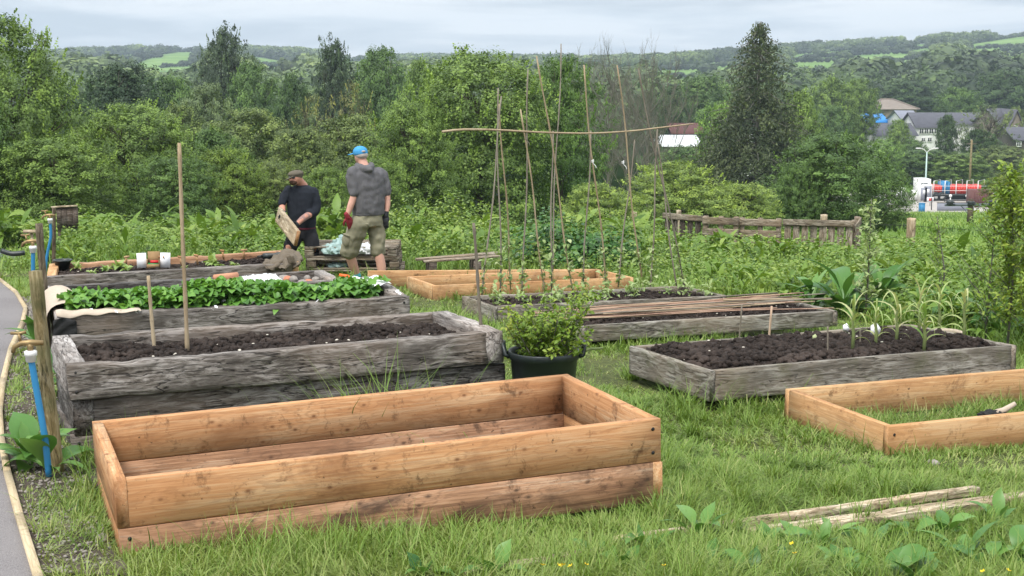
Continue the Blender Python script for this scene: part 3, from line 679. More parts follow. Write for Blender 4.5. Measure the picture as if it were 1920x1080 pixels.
# cx, top, width, distance, shape, colour, label
TREES = [
 (10, 30, 300, 34, 'nearB', g1, 'tall leafy willow filling the left edge of the picture'),
 (-110, 120, 260, 31, 'nearA', g2, 'dark shrubby willow at the far left edge below the tall one'),
 (95, 250, 260, 31, 'nearA', g1, 'low bushy willow right beside the tall left tree'),
 (250, 190, 270, 38, 'nearA', g1, 'bright bushy willow with upright shoots right of the tall left tree'),
 (190, 225, 190, 46, 'nearB', ol, 'olive green bush between the left willow and the bright one'),
 (330, 290, 190, 33, 'nearA', g2, 'dark low bush behind the tall single cane'),
 (425, 272, 170, 35, 'nearC', (.13,.19,.04), 'yellow green rounded bush right of the tall single cane'),
 (520, 300, 140, 36, 'nearA', ol, 'dull green bush behind the man in the flat cap'),
 (612, 308, 130, 34, 'nearC', g1, 'small bright bush between the two men'),
 (700, 290, 150, 38, 'nearA', g1, 'bush behind the man in the blue cap'),
 (232, 117, 210, 95, 'midC', dd_, 'very dark broad round oak on the left'),
 (110, 165, 140, 80, 'midA', dk, 'dark tree between the left willow and the broad oak'),
 (335, 190, 120, 78, 'midB', ol, 'pale brownish tree under the right side of the dark oak'),
 (385, 160, 130, 85, 'midA', gy, 'grey green rounded tree right of the dark oak'),
 (415, 46, 135, 135, 'poplar', (.05,.075,.045), 'tall ragged poplar standing above the left hill fields'),
 (470, 120, 120, 120, 'midA', g2, 'rounded tree against the right foot of the ragged poplar'),
 (325, 145, 110, 130, 'midA', g2, 'mid green tree against the left foot of the ragged poplar'),
 (545, 135, 90, 110, 'midB', dk, 'dark oval tree between the poplar and the dark twin tree'),
 (628, 68, 110, 125, 'poplar', (.042,.068,.038), 'tall dark ragged tree at left of centre skyline'),
 (710, 92, 130, 118, 'midA', g2, 'green rounded tree touching the right side of the dark skyline tree'),
 (790, 105, 110, 100, 'midB', g1, 'leafy tree rising behind the left shoulder of the big central willow'),
 (470, 205, 190, 62, 'midA', ol, 'olive green spreading alder in the middle of the left wood'),
 (395, 235, 140, 52, 'midB', g2, 'dark green alder behind the yellow green bush'),
 (585, 175, 130, 60, 'thin', (.14,.15,.07), 'sparse tree with brown limbs showing, left of the men'),
 (560, 235, 160, 55, 'midC', ol, 'broad olive bushy tree behind the man in the flat cap'),
 (660, 150, 120, 64, 'thin', (.15,.15,.07), 'sparse brownish tree with bare limbs above the blue cap'),
 (655, 215, 170, 58, 'midA', ol, 'olive tree standing behind the man in the blue cap'),
 (900, 92, 330, 44, 'nearA', g1, 'large full willow at the centre behind the tall canes'),
 (1050, 105, 210, 47, 'nearB', (.08,.145,.035), 'leafy willow joined to the right side of the central willow'),
 (770, 185, 190, 41, 'nearA', g1, 'lower willow against the left side of the central one'),
 (1265, 300, 250, 36, 'nearB', yl, 'yellow green willow bush behind the right canes'),
 (1385, 340, 170, 37, 'nearA', yl, 'low yellow green bush at the foot of the conifer'),
 (1120, 340, 170, 35, 'nearB', yl, 'low yellow green bush below the bare tree'),
 (1560, 245, 250, 43, 'nearC', g2, 'big dark green sycamore behind the pallet fence'),
 (1650, 300, 150, 46, 'nearC', g2, 'right flank bush of the dark sycamore before the yard'),
 (1500, 300, 110, 42, 'nearA', g2, 'small dark bush at the left foot of the sycamore'),
 (1350, 190, 110, 104, 'midB', br, 'bright green tree at the left side of the conifer'),
 (1500, 165, 110, 100, 'midB', g1, 'light green tree at the right side of the conifer'),
 (1260, 165, 110, 180, 'midA', dk, 'dark tree left of the bright green one, above white roofs'),
 (1320, 140, 150, 190, 'midC', g2, 'mid green broad tree behind the left of the conifer'),
 (1210, 175, 90, 170, 'midA', dk, 'dark tree behind the bare tree'),
 (1560, 140, 100, 210, 'midB', g1, 'upright green tree between the conifer and the village'),
 (1610, 150, 90, 215, 'midA', g1, 'rounded green tree left of the hip roofed house'),
 (1700, 150, 160, 330, 'midC', dk, 'dark broad oak on the slope above the hip roofed house'),
 (1560, 200, 90, 190, 'midA', g2, 'green tree left of the blue covered roof'),
 (1685, 222, 60, 205, 'midB', g1, 'slim green tree before the blue covered roof'),
 (1778, 212, 50, 205, 'midB', dk, 'dark upright tree covering the right end of the white house'),
 (1850, 195, 130, 200, 'thin', (.10,.13,.06), 'loose pale tree in front of the long slate roof'),
 (1905, 200, 70, 215, 'midB', ol, 'tree at the right edge before the gabled stone house'),
 (1800, 165, 100, 260, 'midA', g2, 'round tree behind the long slate roof'),
 (1890, 130, 150, 320, 'midC', dk, 'dark trees shading the slope at right edge above the gabled house'),
 (1730, 278, 130, 185, 'midC', g2, 'dense green bush behind the lamp post'),
 (1800, 285, 130, 182, 'midC', g1, 'green bush behind the loaded lorry'),
 (1885, 272, 120, 186, 'midC', ol, 'olive bush behind the right end of the lorry'),
 (1690, 290, 90, 188, 'midA', g1, 'green bush at the left of the lamp post'),
 (1895, 325, 110, 75, 'midC', (.15,.19,.035), 'yellow leafed conifer bush at the right edge'),
 (1275, 272, 130, 140, 'midC', g2, 'dark bush in front of the white roofed shed'),
 (1715, 262, 60, 200, 'midA', g2, 'small tree hiding the foot of the white house'),
 (1835, 240, 80, 198, 'midB', dk, 'dark green tree before the middle of the slate terrace'),
 (1660, 262, 80, 180, 'midA', br, 'bright bush below the slate roofed cottage'),
]
for cx, top, w, D, p, c_, lb in TREES: tree(cx, top, w, D, p, c_, lb, GT)
# dark ragged conifer
r = np.random.default_rng(60); n = 900; z = .1+.9*r.power(.8, n)*1.0; z = r.uniform(.04, 1, n)**1.25; az = r.uniform(0, 2*PI, n)
rad = .5*np.interp(z, *zip(*PROF['cone']))*np.where(z > .6, r.uniform(.35, 1.15, n), r.uniform(.55, 1.12, n)); mbw = MB(); P_, N_, v_ = [], [], []
mbw.tube([(0, 0, -.1), (.004, 0, .5), (0, .003, .985)], [.022, .012, .002], 7)
for k in range(n):
    if k < 190:
        mbw.tube([(0, 0, z[k]), (rad[k]*.5*math.cos(az[k]), rad[k]*.5*math.sin(az[k]), z[k]+.01), (rad[k]*math.cos(az[k]), rad[k]*math.sin(az[k]), z[k]-.02)], [.0035, .0022, .0008], 4, False)
    m_ = int(15+190*np.clip(.72-z[k], 0, .5)*1.3); t = r.uniform(.3, 1, m_)[:, None]**.8
    d_ = np.array([math.cos(az[k]), math.sin(az[k]), 0])*rad[k]
    q_ = np.array([0, 0, z[k]])+d_*t+np.array([0, 0, 1])*(-.06*t**2*rad[k]*4)+r.normal(0, 1, (m_, 3))*np.array([.016, .016, .012]); q_[:, 2] -= r.uniform(0, .03, m_)
    P_.append(q_); N_.append(rots(r, m_)+np.array([0, 0, .2])); v_.append(np.full(m_, r.uniform(.1, .7))+r.uniform(0, .3, m_))
P_ = np.concatenate(P_); N_ = np.concatenate(N_); N_ /= np.linalg.norm(N_, axis=1)[:, None]
V, Fq = quad_leaves(P_, N_, .022*r.uniform(.6, 1.3, len(P_)), r, .38)
PR['conifer'] = (mesh_np('crown', V, Fq, M['crown'], np.concatenate(v_)), mbw.me('trunk', M['dead']))
tree(1425, 30, 300, 95, 'conifer', (.062, .078, .045), 'tall dark ragged conifer reaching above the horizon', GT, name='conifer_tree')
# bare trees
def bare_tree(cx, top, w, D, seed, label):
    o = tree(cx, top, w, D, 'thin', (.12, .12, .07), label, 'bare trees', name='bare_tree')
    for c in list(o.children): bpy.data.objects.remove(c)
    ob('trunk', wood_me('trunk', seed, 'oval', 16, 4, .017, .8, True, M['dead']), o)
bare_tree(1148, 108, 190, 68, 5, 'bare grey tree with dark twiggy limbs, right of the central willow')
bare_tree(1218, 130, 180, 72, 9, 'bare brown twiggy tree left of the white shed roofs')
bare_tree(1180, 190, 160, 60, 15, 'lower bare tree between the two taller bare ones')
# ------------------------------------------------------------ far wood on the hillsides (one mass)
FIELDS = [[(150,112),(262,101),(300,108),(180,118)], [(245,122),(330,98),(372,98),(368,124),(300,128)], [(250,99),(345,92),(420,96),(380,99)],
          [(478,106),(548,118),(545,128),(490,124)], [(1238,132),(1330,131),(1322,146),(1245,148)], [(1488,118),(1582,117),(1570,136),(1490,138)],
          [(1490,103),(1740,82),(1745,90),(1500,112)], [(1815,84),(1920,68),(1990,62),(1990,90),(1830,92)], [(1830,134),(1900,130),(1900,137),(1835,141)],
          [(1380,112),(1412,106),(1410,114),(1385,118)], [(1560,96),(1690,92),(1700,101),(1570,105)], [(1340,118),(1400,116),(1405,124),(1345,127)], [(1640,118),(1760,110),(1770,120),(1650,128)], [(620,104),(700,106),(700,114),(620,114)], [(1880,98),(1960,94),(1960,104),(1885,106)]]
def inpoly(px, py, poly):
    c = np.zeros(px.shape, bool); n = len(poly)
    for i in range(n):
        (x1, y1), (x2, y2) = poly[i], poly[(i+1) % n]
        c ^= ((y1 > py) != (y2 > py)) & (px < (x2-x1)*(py-y1)/((y2-y1) if y2 != y1 else 1e-9)+x1)
    return c
r = np.random.default_rng(8)
def blob_crown(r, n=150, leaf=.15):
    D = rots(r, n); D[:, 2] = np.abs(D[:, 2])*1.0-.15; b = 1+.25*snoise(D[:, 0]*3, D[:, 1]*3+D[:, 2]*2, int(r.integers(99)), 1.5)
    P = D*np.array([.5, .5, .5])*(b*r.uniform(.8, 1.02, n))[:, None]+np.array([0, 0, .48])
    N_ = D+r.normal(0, .35, (n, 3)); N_ /= np.linalg.norm(N_, axis=1)[:, None]
    V, Fq = quad_leaves(P, N_, leaf*r.uniform(.7, 1.3, n), r, .8); v, f = ico2, icof2
    core = v*np.array([.36, .36, .38])*(1+.12*snoise(v[:, 0]*4, v[:, 1]*4+v[:, 2]*3, 4, 1.2))[:, None]+np.array([0, 0, .46])
    return V, Fq, core, f
def forest(name, X, Y, Wd, Hh, label, color, seed, dens=160, leaf=.15, kind='stuff'):
    r = np.random.default_rng(seed); Vs, Fs, Ft, vs, vt = [], [], [], [], []; n0 = 0
    G = ground(X, Y); which = r.integers(0, 5, len(X)); pr = [blob_crown(np.random.default_rng(90+k+seed), dens, leaf) for k in range(5)]
    tv = np.clip(.45+.28*snoise(X*.02, Y*.02, 3, 1)+r.normal(0, .2, len(X)), 0, 1)
    for k in range(5):
        s = which == k; m_ = s.sum(); 
        if not m_: continue
        V, Fq, cv, cf = pr[k]; A = np.concatenate([V, cv]); nv = len(A); a = r.uniform(0, 6.28, m_)
        ca, sa = np.cos(a)[:, None], np.sin(a)[:, None]
        Q = np.stack([(A[None, :, 0]*ca-A[None, :, 1]*sa)*Wd[s][:, None]+X[s][:, None], (A[None, :, 0]*sa+A[None, :, 1]*ca)*Wd[s][:, None]+Y[s][:, None], A[None, :, 2]*Hh[s][:, None]+G[s][:, None]], -1)
        off = n0+np.arange(m_)[:, None, None]*nv
        Fs.append((off+Fq[None]).reshape(-1, 4)); Ft.append((off+cf[None]+len(V)).reshape(-1, 3)); Vs.append(Q.reshape(-1, 3)); n0 += m_*nv
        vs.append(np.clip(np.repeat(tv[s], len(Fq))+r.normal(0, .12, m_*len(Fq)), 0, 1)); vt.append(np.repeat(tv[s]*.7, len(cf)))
    o = ob(name, mesh_np(name, np.concatenate(Vs), [np.concatenate(Fs), np.concatenate(Ft)], M['crown'], np.concatenate(vs+vt)))
    o.color = (*color, 1); return tag(o, label, 'woodland', kind=kind)
n = 17000; Y = r.uniform(400**.8, 1620**.8, n)**1.25; X = r.uniform(-.47, .47, n)*Y
Hh = r.uniform(4.5, 10, n)*(1+.5*(Y < 650)); Wd = Hh*r.uniform(.9, 1.6, n); keep = np.ones(n, bool)
G = ground(X, Y); px, py = to_px(X, Y, G); tx, ty = to_px(X, Y, G+Hh*.95)
open_ = snoise(X*1.0, Y*.55, 31, .012, 2) > .33
hw = Wd/Y*F*.5
for poly in FIELDS:
    for fz_ in (0, .25, .5, .75, 1.0):
        for fx_ in (-.7, 0, .7): keep &= ~inpoly(px+fx_*hw, py+(ty-py)*fz_, poly)
keep &= ~(open_ & (ty < 145))
crest = np.interp(X/Y*F+960, [-500, 800, 1300, 2600], [1500, 1500, 1250, 1150])
small = (Y > crest-60); Hh = np.where(small, Hh*.9, Hh); keep &= ~(small & (snoise(X, Y*.3, 9, .03, 2) < .1)) & (Y < crest+30)
n_i = np.where(keep)[0]; print('far trees', len(n_i))
n_i = r.permutation(n_i)[:7500]
forest('far_woodland', X[n_i], Y[n_i], Wd[n_i], Hh[n_i], 'hazy woodland covering the hillsides far behind', (.105, .145, .06), 1)
# hedges along the fields
hx, hy = [], []
for poly in FIELDS:
    W_ = [q_ for q_ in (atg(*p) for p in poly) if q_.y > 300]
    for i in range(len(W_)-1):
        a, b = W_[i], W_[i+1]; L = (b-a).length
        if L > 900: continue
        for t in np.arange(0, 1, 3.0/max(L, 4)): hx.append(a.x+(b.x-a.x)*t+random.Random(t).uniform(-1, 1)); hy.append(a.y+(b.y-a.y)*t)
hx, hy = np.array(hx), np.array(hy); hh = r.uniform(2, 4.2, len(hx)); big = r.uniform(0, 1, len(hx)) < .06; hh[big] *= 2
print('hedge', len(hx)); s = r.permutation(len(hx))[:2500]
forest('hedgerows', hx[s], hy[s], hh[s]*1.5, hh[s], 'dark hedgerows bounding the hill pastures', (.05, .075, .035), 2, 60, .22)
# valley wood between the gardens and the hills
n = 1500; Y = r.uniform(150, 410, n); X = r.uniform(-.45, .45, n)*Y; p_ = X/Y*F+960
keep = ~((p_ > 1180) & (p_ < 2000) & (Y < 345)) & ~((p_ > 1600) & (Y < 345))
keep |= (p_ > 1180) & (p_ < 1640) & (Y > 250)
keep &= ~((p_ > 1600) & (Y < 340))
X, Y = X[keep], Y[keep]; Hh = r.uniform(8, 14, len(X)); 
ty = to_px(X, Y, ground(X, Y)+Hh)[1]
forest('valley_woodland', X, Y, Hh*r.uniform(.8, 1.2, len(X)), Hh, 'woodland filling the valley floor behind the nearer trees', (.075, .115, .045), 3, 260, .10)
# ------------------------------------------------------------ grass and weeds
rng = np.random.default_rng(41)
LOW = 'GHIF'
BANK = np.array([(-400,18.5),(100,18.0),(350,18.0),(560,20.5),(760,19.3),(1000,18.4),(1200,17.6),(1400,15.8),(1600,14.2),(1800,12.6),(1920,11.6),(2200,11)])
def bankD(px): return np.interp(px, BANK[:, 0], BANK[:, 1])
def free(x, y, pad=.0, keys='ABCDEFGHIJ', inside=''):
    k = np.ones(np.shape(x), bool)
    for b in keys:
        if b in inside: continue
        k &= ~inbed(b, x, y, pad)[0]
    k &= x > path_side(0, y)+.04
    return k
def worn(x, y):
    """0..1, how bare or trodden the turf is"""
    w = np.clip(.2+.9*snoise(x, y, 12, 1.5, 3), 0, 1)
    w = np.maximum(w*.75, np.clip(1-np.hypot((x+1.7), (y-5.4)/1.6)/.9, 0, 1)*.9)
    w = np.maximum(w, .62*np.exp(-(((x-1.05)/.35)**2+((y-9.4)/.3)**2)))        # dry patch by the corn bed corner
    w = np.maximum(w, .72*in_gravel(x, y)*(.7+.6*snoise(x, y, 2, 3)))
    return np.clip(w, 0, 1)
PLK = [((1400,998),(1990,924),.06),((1140,1013),(1850,922),.035),((880,1077),(1090,1052),.02)]
PLK = [(atg(*a), atg(*b), w) for a, b, w in PLK]
def near_planks(x, y):
    k = np.zeros(np.shape(x), bool)
    for a, b, w in PLK:
        dx, dy = b.x-a.x, b.y-a.y; t = np.clip(((x-a.x)*dx+(y-a.y)*dy)/(dx*dx+dy*dy), 0, 1); k |= np.hypot(x-a.x-t*dx, (y-a.y-t*dy+w*.6)) < w+.03*np.sin(x*31)
    return k
def field(n, y0, y1, L0, Wb, seed, k=4, pxr=(-60, 1980)):
    r = np.random.default_rng(seed)
    y = np.sqrt(r.uniform(y0**2, y1**2, n)); px = r.uniform(*pxr, n); x = (px-960)/F*y*1.02
    # tufts: pull blades toward clump centres
    cx, cy = np.round(x/.13), np.round(y/.13); h = np.sin(cx*12.9898+cy*78.233)*43758.5453; h -= np.floor(h); h2 = np.sin(cx*39.34+cy*11.13)*24634.6345; h2 -= np.floor(h2)
    pull = .35*(h > .45); x = x+(cx*.13+(h-.5)*.1-x)*pull; y = y+(cy*.13+(h2-.5)*.1-y)*pull
    ok = free(x, y, .01, inside='') & ~near_planks(x, y) & (r.uniform(0, 1, n) > worn(x, y)*.92); x, y, h, px = x[ok], y[ok], h[ok], px[ok]; n = len(x)
    w = worn(x, y); lush = np.clip(.5+.8*snoise(x, y, 77, 1.1, 3), 0, 1)
    fr = np.clip((5.62+.12*snoise(x, y, 4, 2)+.10*np.clip(x, 0, 2)-y)/.4, 0, 1)*1.3                   # lusher along the bottom of the view
    L = L0*(.66+1.15*lush+1.1*(h > .8)*(1-w)+fr)*r.uniform(.5, 1.35, n)*(1-.6*w)
    az = r.uniform(0, 2*PI, n)*1.0; lean = snoise(x, y, 5, 2.5)*3; az = np.where(r.uniform(0, 1, n) < .5, lean+r.normal(0, .6, n), az)
    el = r.uniform(.55, 1.5, n)-.25*(h < .2); V, Fq, m_ = leaf_strips(np.stack([x, y, ground(x, y)-.005], -1), az, el, L, Wb*r.uniform(.6, 1.4, n), r.uniform(.3, 1.9, n), (1, .85, .55, .05)[:k] if k == 4 else (1, .7, .05))
    v = np.clip(.40+.12*lush+.10*snoise(x, y, 55, 6)+r.normal(0, .15, n)+fr*.1+.30*w, .02, 1); dry = r.uniform(0, 1, n) < .025+.26*w*w; v = np.where(dry, r.uniform(.8, 1, n), np.minimum(v, .66))
    return V, Fq, np.repeat(v, m_)
def join(name, parts, mat, label, kind='stuff', smooth=False):
    Vs, Fs, vs, n = [], [], [], 0
    for V, Fq, v in parts: Vs.append(V); Fs.append(Fq+n); vs.append(v); n += len(V)
    return tag(ob(name, mesh_np(name, np.concatenate(Vs), [np.concatenate(Fs)], mat, np.concatenate(vs), smooth)), label, name.replace('_', ' '), kind=kind)
parts = [field(190000, 5.0, 7.4, .060, .0050, 1), field(190000, 7.2, 11, .062, .0070, 2), field(150000, 10.8, 15.5, .070, .0095, 3, 3), field(90000, 15, 22, .10, .013, 4, 3)]
# rough grass inside the right front frame, along bed feet
def ring(n, key, L, Wb, seed, inside=False, off=.12):
    r = np.random.default_rng(seed); B = BEDS[key]
    if inside: lx = r.uniform(.05, B['L']-.05, n); ly = r.uniform(.05, B['W']-.05, n)
    else:
        t = r.uniform(0, 2*(B['L']+B['W']), n); o_ = np.abs(r.normal(0, off, n))+.015; L_, W_ = B['L'], B['W']
        lx = np.where(t < L_, t, np.where(t < L_+W_, L_+o_, np.where(t < 2*L_+W_, t-L_-W_, -o_))); ly = np.where(t < L_, -o_, np.where(t < L_+W_, t-L_, np.where(t < 2*L_+W_, W_+o_, t-2*L_-W_)))
    m = B['M']; x = m[0][0]*lx+m[0][1]*ly+m[0][3]; y = m[1][0]*lx+m[1][1]*ly+m[1][3]
    ok = free(x, y, .0, inside=key if inside else ''); ok &= (snoise(x, y, seed, 4, 2) > -.35); x, y = x[ok], y[ok]; n = len(x)
    V, Fq, m_ = leaf_strips(np.stack([x, y, ground(x, y)-.005], -1), r.uniform(0, 6.28, n), r.uniform(.8, 1.5, n), L*r.uniform(.4, 1.3, n)*(1+.5*snoise(x, y, seed+3, 5, 2)), Wb*r.uniform(.6, 1.3, n), r.uniform(.4, 1.7, n), (1, .8, .5, .05))
    v = np.clip(.38+r.normal(0, .16, n), .02, .68); v = np.where(r.uniform(0, 1, n) < (.14 if inside else .06), .9, v)
    return V, Fq, np.repeat(v, m_)
parts += [ring(17000, 'J', .12, .006, 9, True), ring(4500, 'J', .10, .006, 10), ring(6000, 'A', .085, .0055, 11), ring(6500, 'I', .13, .007, 12), ring(4000, 'H', .15, .008, 13), ring(3500, 'G', .15, .009, 14), ring(2500, 'F', .14, .01, 15), ring(2200, 'B', .10, .006, 16)]
# tall clump between the two nearest left beds, and the lush fringe at the bottom of the view
def clump(cx, cy, n, L, sd, seed, Wb=.007, z=None, sy=None):
    r = np.random.default_rng(seed); x = r.normal(cx, sd, n); y = r.normal(cy, sy or sd, n)
    ok = free(x, y, 0); x, y = x[ok], y[ok]; n = len(x)
    V, Fq, m_ = leaf_strips(np.stack([x, y, ground(x, y)], -1), r.uniform(0, 6.28, n), r.uniform(.9, 1.5, n), L*r.uniform(.4, 1.2, n), Wb*r.uniform(.6, 1.3, n), r.uniform(.2, 1.5, n), (1, .8, .5, .05))
    return V, Fq, np.repeat(np.clip(r.normal(.38, .15, n), 0, .68), m_)
for i_, (px, D, n, L, sd) in enumerate([(700,7.35,80,.62,.09),(745,7.4,80,.66,.11),(668,7.25,70,.55,.08),(640,7.2,40,.45,.07),(785,7.5,40,.42,.08),(640,7.2,20,.5,.2),(235,7.0,90,.28,.08),(160,6.35,90,.22,.10),(150,6.8,80,.25,.09),(120,6.2,60,.14,.12),
      (500,5.45,160,.16,.25),(1250,6.2,120,.14,.12),(1300,8.6,60,.3,.1),(1440,6.6,150,.16,.3),(1350,5.6,160,.16,.25),(1590,6.8,120,.16,.25),(1500,9.2,60,.34,.10),(1700,9.6,60,.25,.2)]):
    parts.append(clump((px-960)/F*D, D, n, L, sd, 200+i_))
r = np.random.default_rng(5); n = 9000; y = r.uniform(5.1, 5.75, n)+.5*r.uniform(0, 1, n)**2; x = (r.uniform(-80, 2000, n)-960)/F*y; ok = (x > -1.25) & ~near_planks(x, y) & free(x, y, .02) & (r.uniform(0, 1, n) < np.clip(.5+.6*snoise(x, y, 8, 4), .1, 1)); x, y = x[ok], y[ok]; n = len(x)
V, Fq, m_ = leaf_strips(np.stack([x, y, ground(x, y)], -1), r.uniform(0, 6.28, n), r.uniform(.9, 1.5, n), r.uniform(.08, .26, n)*np.clip(1.2-.8*(y-5.3), .4, 1.1), r.uniform(.003, .007, n), r.uniform(.2, 1.4, n), (1, .8, .5, .05))
parts.append((V, Fq, np.repeat(np.clip(r.normal(.5, .13, n), 0, .7), m_)))
rc = np.random.default_rng(88)
for i_ in range(70):
    D_ = rc.uniform(5.6, 12); px_ = rc.uniform(1050, 1900) if rc.uniform() < .8 else rc.uniform(800, 1100); parts.append(clump((px_-960)/F*D_, D_, int(rc.uniform(30, 90)), rc.uniform(.10, .19), rc.uniform(.04, .1), 900+i_, .006))
join('grass', parts, M['grass'], 'green uneven turf and longer tufts growing between the beds')
# ------ the weedy bank
def bank_pts(n, seed, d0=0.0, d1=27.5, pw=1.0, pxr=(-100, 2050)):
    r = np.random.default_rng(seed); px = r.uniform(*pxr, n); b = bankD(px)+d0; e = np.where(px > 1640, np.minimum(d1, 21+0*px), d1)
    y = b+(e-b)*r.uniform(0, 1, n)**pw; x = (px-960)/F*y; k = (e > b) & ~((px < 80) & (y < 24)); return x[k], y[k], px[k], r
parts = []
def bankh(x, y, px):
    b = bankD(px); t = np.clip((y-b)/3, 0, 1); return (.38+.46*t)*(1+.42*snoise(x, y, 21, 1.3, 3))*np.where(px > 1640, .9, 1)*np.where((px > 1215) & (px < 1640), np.where(y > 18.5, .66, .95), 1)
# tall grass
x, y, px, r = bank_pts(60000, 1); n = len(x); hgt = bankh(x, y, px)
V, Fq, m_ = leaf_strips(np.stack([x, y, ground(x, y)], -1), r.uniform(0, 6.28, n), r.uniform(1.0, 1.55, n), .62*hgt*r.uniform(.5, 1.2, n), .014*r.uniform(.6, 1.5, n), r.uniform(.2, 1.5, n), (1, .85, .55, .05))
gv = np.clip(.5+.22*snoise(x, y, 3, .9)+r.normal(0, .14, n), 0, .95)
parts.append((V, Fq, np.repeat(gv, m_)))
# grassy field beyond the fence and the slope below
n = 70000; px = r.uniform(-150, 2100, n); y = r.uniform(19, 42, n); x = (px-960)/F*y
V, Fq, m_ = leaf_strips(np.stack([x, y, ground(x, y)], -1), r.uniform(0, 6.28, n), r.uniform(.8, 1.5, n), r.uniform(.1, .32, n), r.uniform(.015, .03, n), r.uniform(.2, 1.5, n), (1, .6, .05))
parts.append((V, Fq, np.repeat(np.clip(.62+.15*snoise(x, y, 3, .5)+r.normal(0, .1, n), 0, .95), m_)))
# docks and comfrey: rosettes of broad leaves
def rosettes(x, y, L, Wd, k, r, z=None, stem=0):
    n = len(x); xr, yr = np.repeat(x, k), np.repeat(y, k); m = n*k; az = r.uniform(0, 6.28, m); LL_ = np.repeat(L, k)*r.uniform(.55, 1.15, m)
    zz = np.repeat(ground(x, y) if z is None else z, k)+r.uniform(0, 1, m)*np.repeat(stem*L, k) if stem else np.repeat(ground(x, y) if z is None else z, k)
    V, Fq, m_ = leaf_strips(np.stack([xr+np.cos(az)*.02, yr+np.sin(az)*.02, zz], -1), az, r.uniform(.5, 1.45, m), LL_, LL_*Wd*r.uniform(.7, 1.2, m), r.uniform(.5, 2.3, m), (.12, .55, 1, .9, .5, .03), .16, r.normal(0, .35, m))
    return V, Fq, np.repeat(np.clip(np.repeat(r.uniform(.25, .75, n), k)+r.normal(0, .14, m), 0, 1), m_)
x, y, px, r = bank_pts(4200, 2); s = snoise(x, y, 66, .8, 2) > -.15; x, y, px = x[s], y[s], px[s]
parts.append(rosettes(x, y, .36*bankh(x, y, px)*r.uniform(.5, 1.25, len(x)), .32, 10, r, stem=1.2))
x, y, px, r = bank_pts(2200, 3, pw=.5); parts.append(rosettes(x, y, .34*bankh(x, y, px)*r.uniform(.6, 1.25, len(x)), .30, 9, r, stem=1.3))
x, y, px, r = bank_pts(750, 12, .2, 7, 1.2, (1180, 1990)); parts.append(rosettes(x, y, r.uniform(.22, .42, len(x)), .30, 10, r, stem=.8))
# nettles and brambles: many small leaves in mounds
def mounds(x, y, R, H, k, r, leaf_, vb=.5):
    n = len(x); D = rots(r, n*k).reshape(n, k, 3)*r.power(2.5, (n, k, 1)); D[:, :, 2] = np.abs(D[:, :, 2])
    P = np.stack([x[:, None]+D[:, :, 0]*R[:, None], y[:, None]+D[:, :, 1]*R[:, None], ground(x, y)[:, None]+D[:, :, 2]*H[:, None]], -1).reshape(-1, 3)
    Nn = (D*.6+np.array([0, 0, .6])).reshape(-1, 3)+r.normal(0, .35, (n*k, 3)); Nn /= np.linalg.norm(Nn, axis=1)[:, None]
    V, Fq = quad_leaves(P, Nn, leaf_*r.uniform(.6, 1.4, n*k), r, .6)
    return V, Fq, np.clip(np.repeat(vb+r.normal(0, .13, n), k)+r.normal(0, .13, n*k), 0, 1)
x, y, px, r = bank_pts(2000, 6, .8); s = snoise(x, y, 16, .6, 2) > -.4; x, y, px = x[s], y[s], px[s]
h_ = bankh(x, y, px); parts.append(mounds(x, y, .38+.3*r.uniform(0, 1, len(x)), .8*h_, 110, r, .05, .6))
n = 26000; px = r.uniform(1560, 2100, n); y = np.sqrt(r.uniform(40**2, 137**2, n)); x = (px-960)/F*y
V, Fq, m_ = leaf_strips(np.stack([x, y, ground(x, y)-.02], -1), r.uniform(0, 6.28, n), r.uniform(.8, 1.5, n), r.uniform(.15, .5, n), r.uniform(.05, .12, n), r.uniform(.2, 1.5, n), (1, .6, .05))
parts.append((V, Fq, np.repeat(np.clip(.6+.2*snoise(x, y, 3, .2)+r.normal(0, .13, n), 0, .95), m_)))
join('undergrowth', parts, M['weed'], 'dense bank of docks, comfrey, nettles and tall grass along the back of the plots')
# dark bramble mound behind the pea bed
def mound_thing(name, px, D, R, H, n, leaf_, color, label, cat, v=.4, mat='broad'):
    r = np.random.default_rng(int(px)); x = (px-960)/F*D; g = float(ground(x, D)); B = rots(r, n)*r.power(2.6, (n, 1)); B[:, 2] = np.abs(B[:, 2])
    b = 1+.3*snoise(B[:, 0]*4, B[:, 1]*4+B[:, 2]*3, int(px), 1.3); P = B*np.array([R, R*.7, H])*b[:, None]; Nn = B*.7+np.array([0, 0, .5])+r.normal(0, .35, (n, 3)); Nn /= np.linalg.norm(Nn, axis=1)[:, None]
    V, Fq = quad_leaves(P, Nn, leaf_*r.uniform(.6, 1.4, n), r, .65); o = ob(name, mesh_np(name, V, Fq, M[mat], np.clip(v+.2*snoise(P[:, 0], P[:, 1]+P[:, 2]*2, 5, 5)+r.normal(0, .15, n), 0, 1)), None, (x, D, g)); return tag(o, label, cat)
mound_thing('bramble_bush', 1085, 19.6, 1.0, .72, 6500, .07, None, 'dark leafy bramble mound behind the pea bed', 'bush', .22)
mound_thing('bramble_bush', 1000, 20.6, .7, .72, 3000, .07, None, 'lighter bramble mound at the left of the dark one behind the peas', 'bush', .5)
mound_thing('nettle_patch', 830, 23.5, 1.3, .95, 6000, .06, None, 'mound of pale green nettles behind the low grey bench', 'nettles', .75, 'weed')
mound_thing('nettle_patch', 190, 21.5, .5, .55, 2000, .05, None, 'yellowish nettle clump behind the orange back board on the left', 'nettles', .85, 'weed')
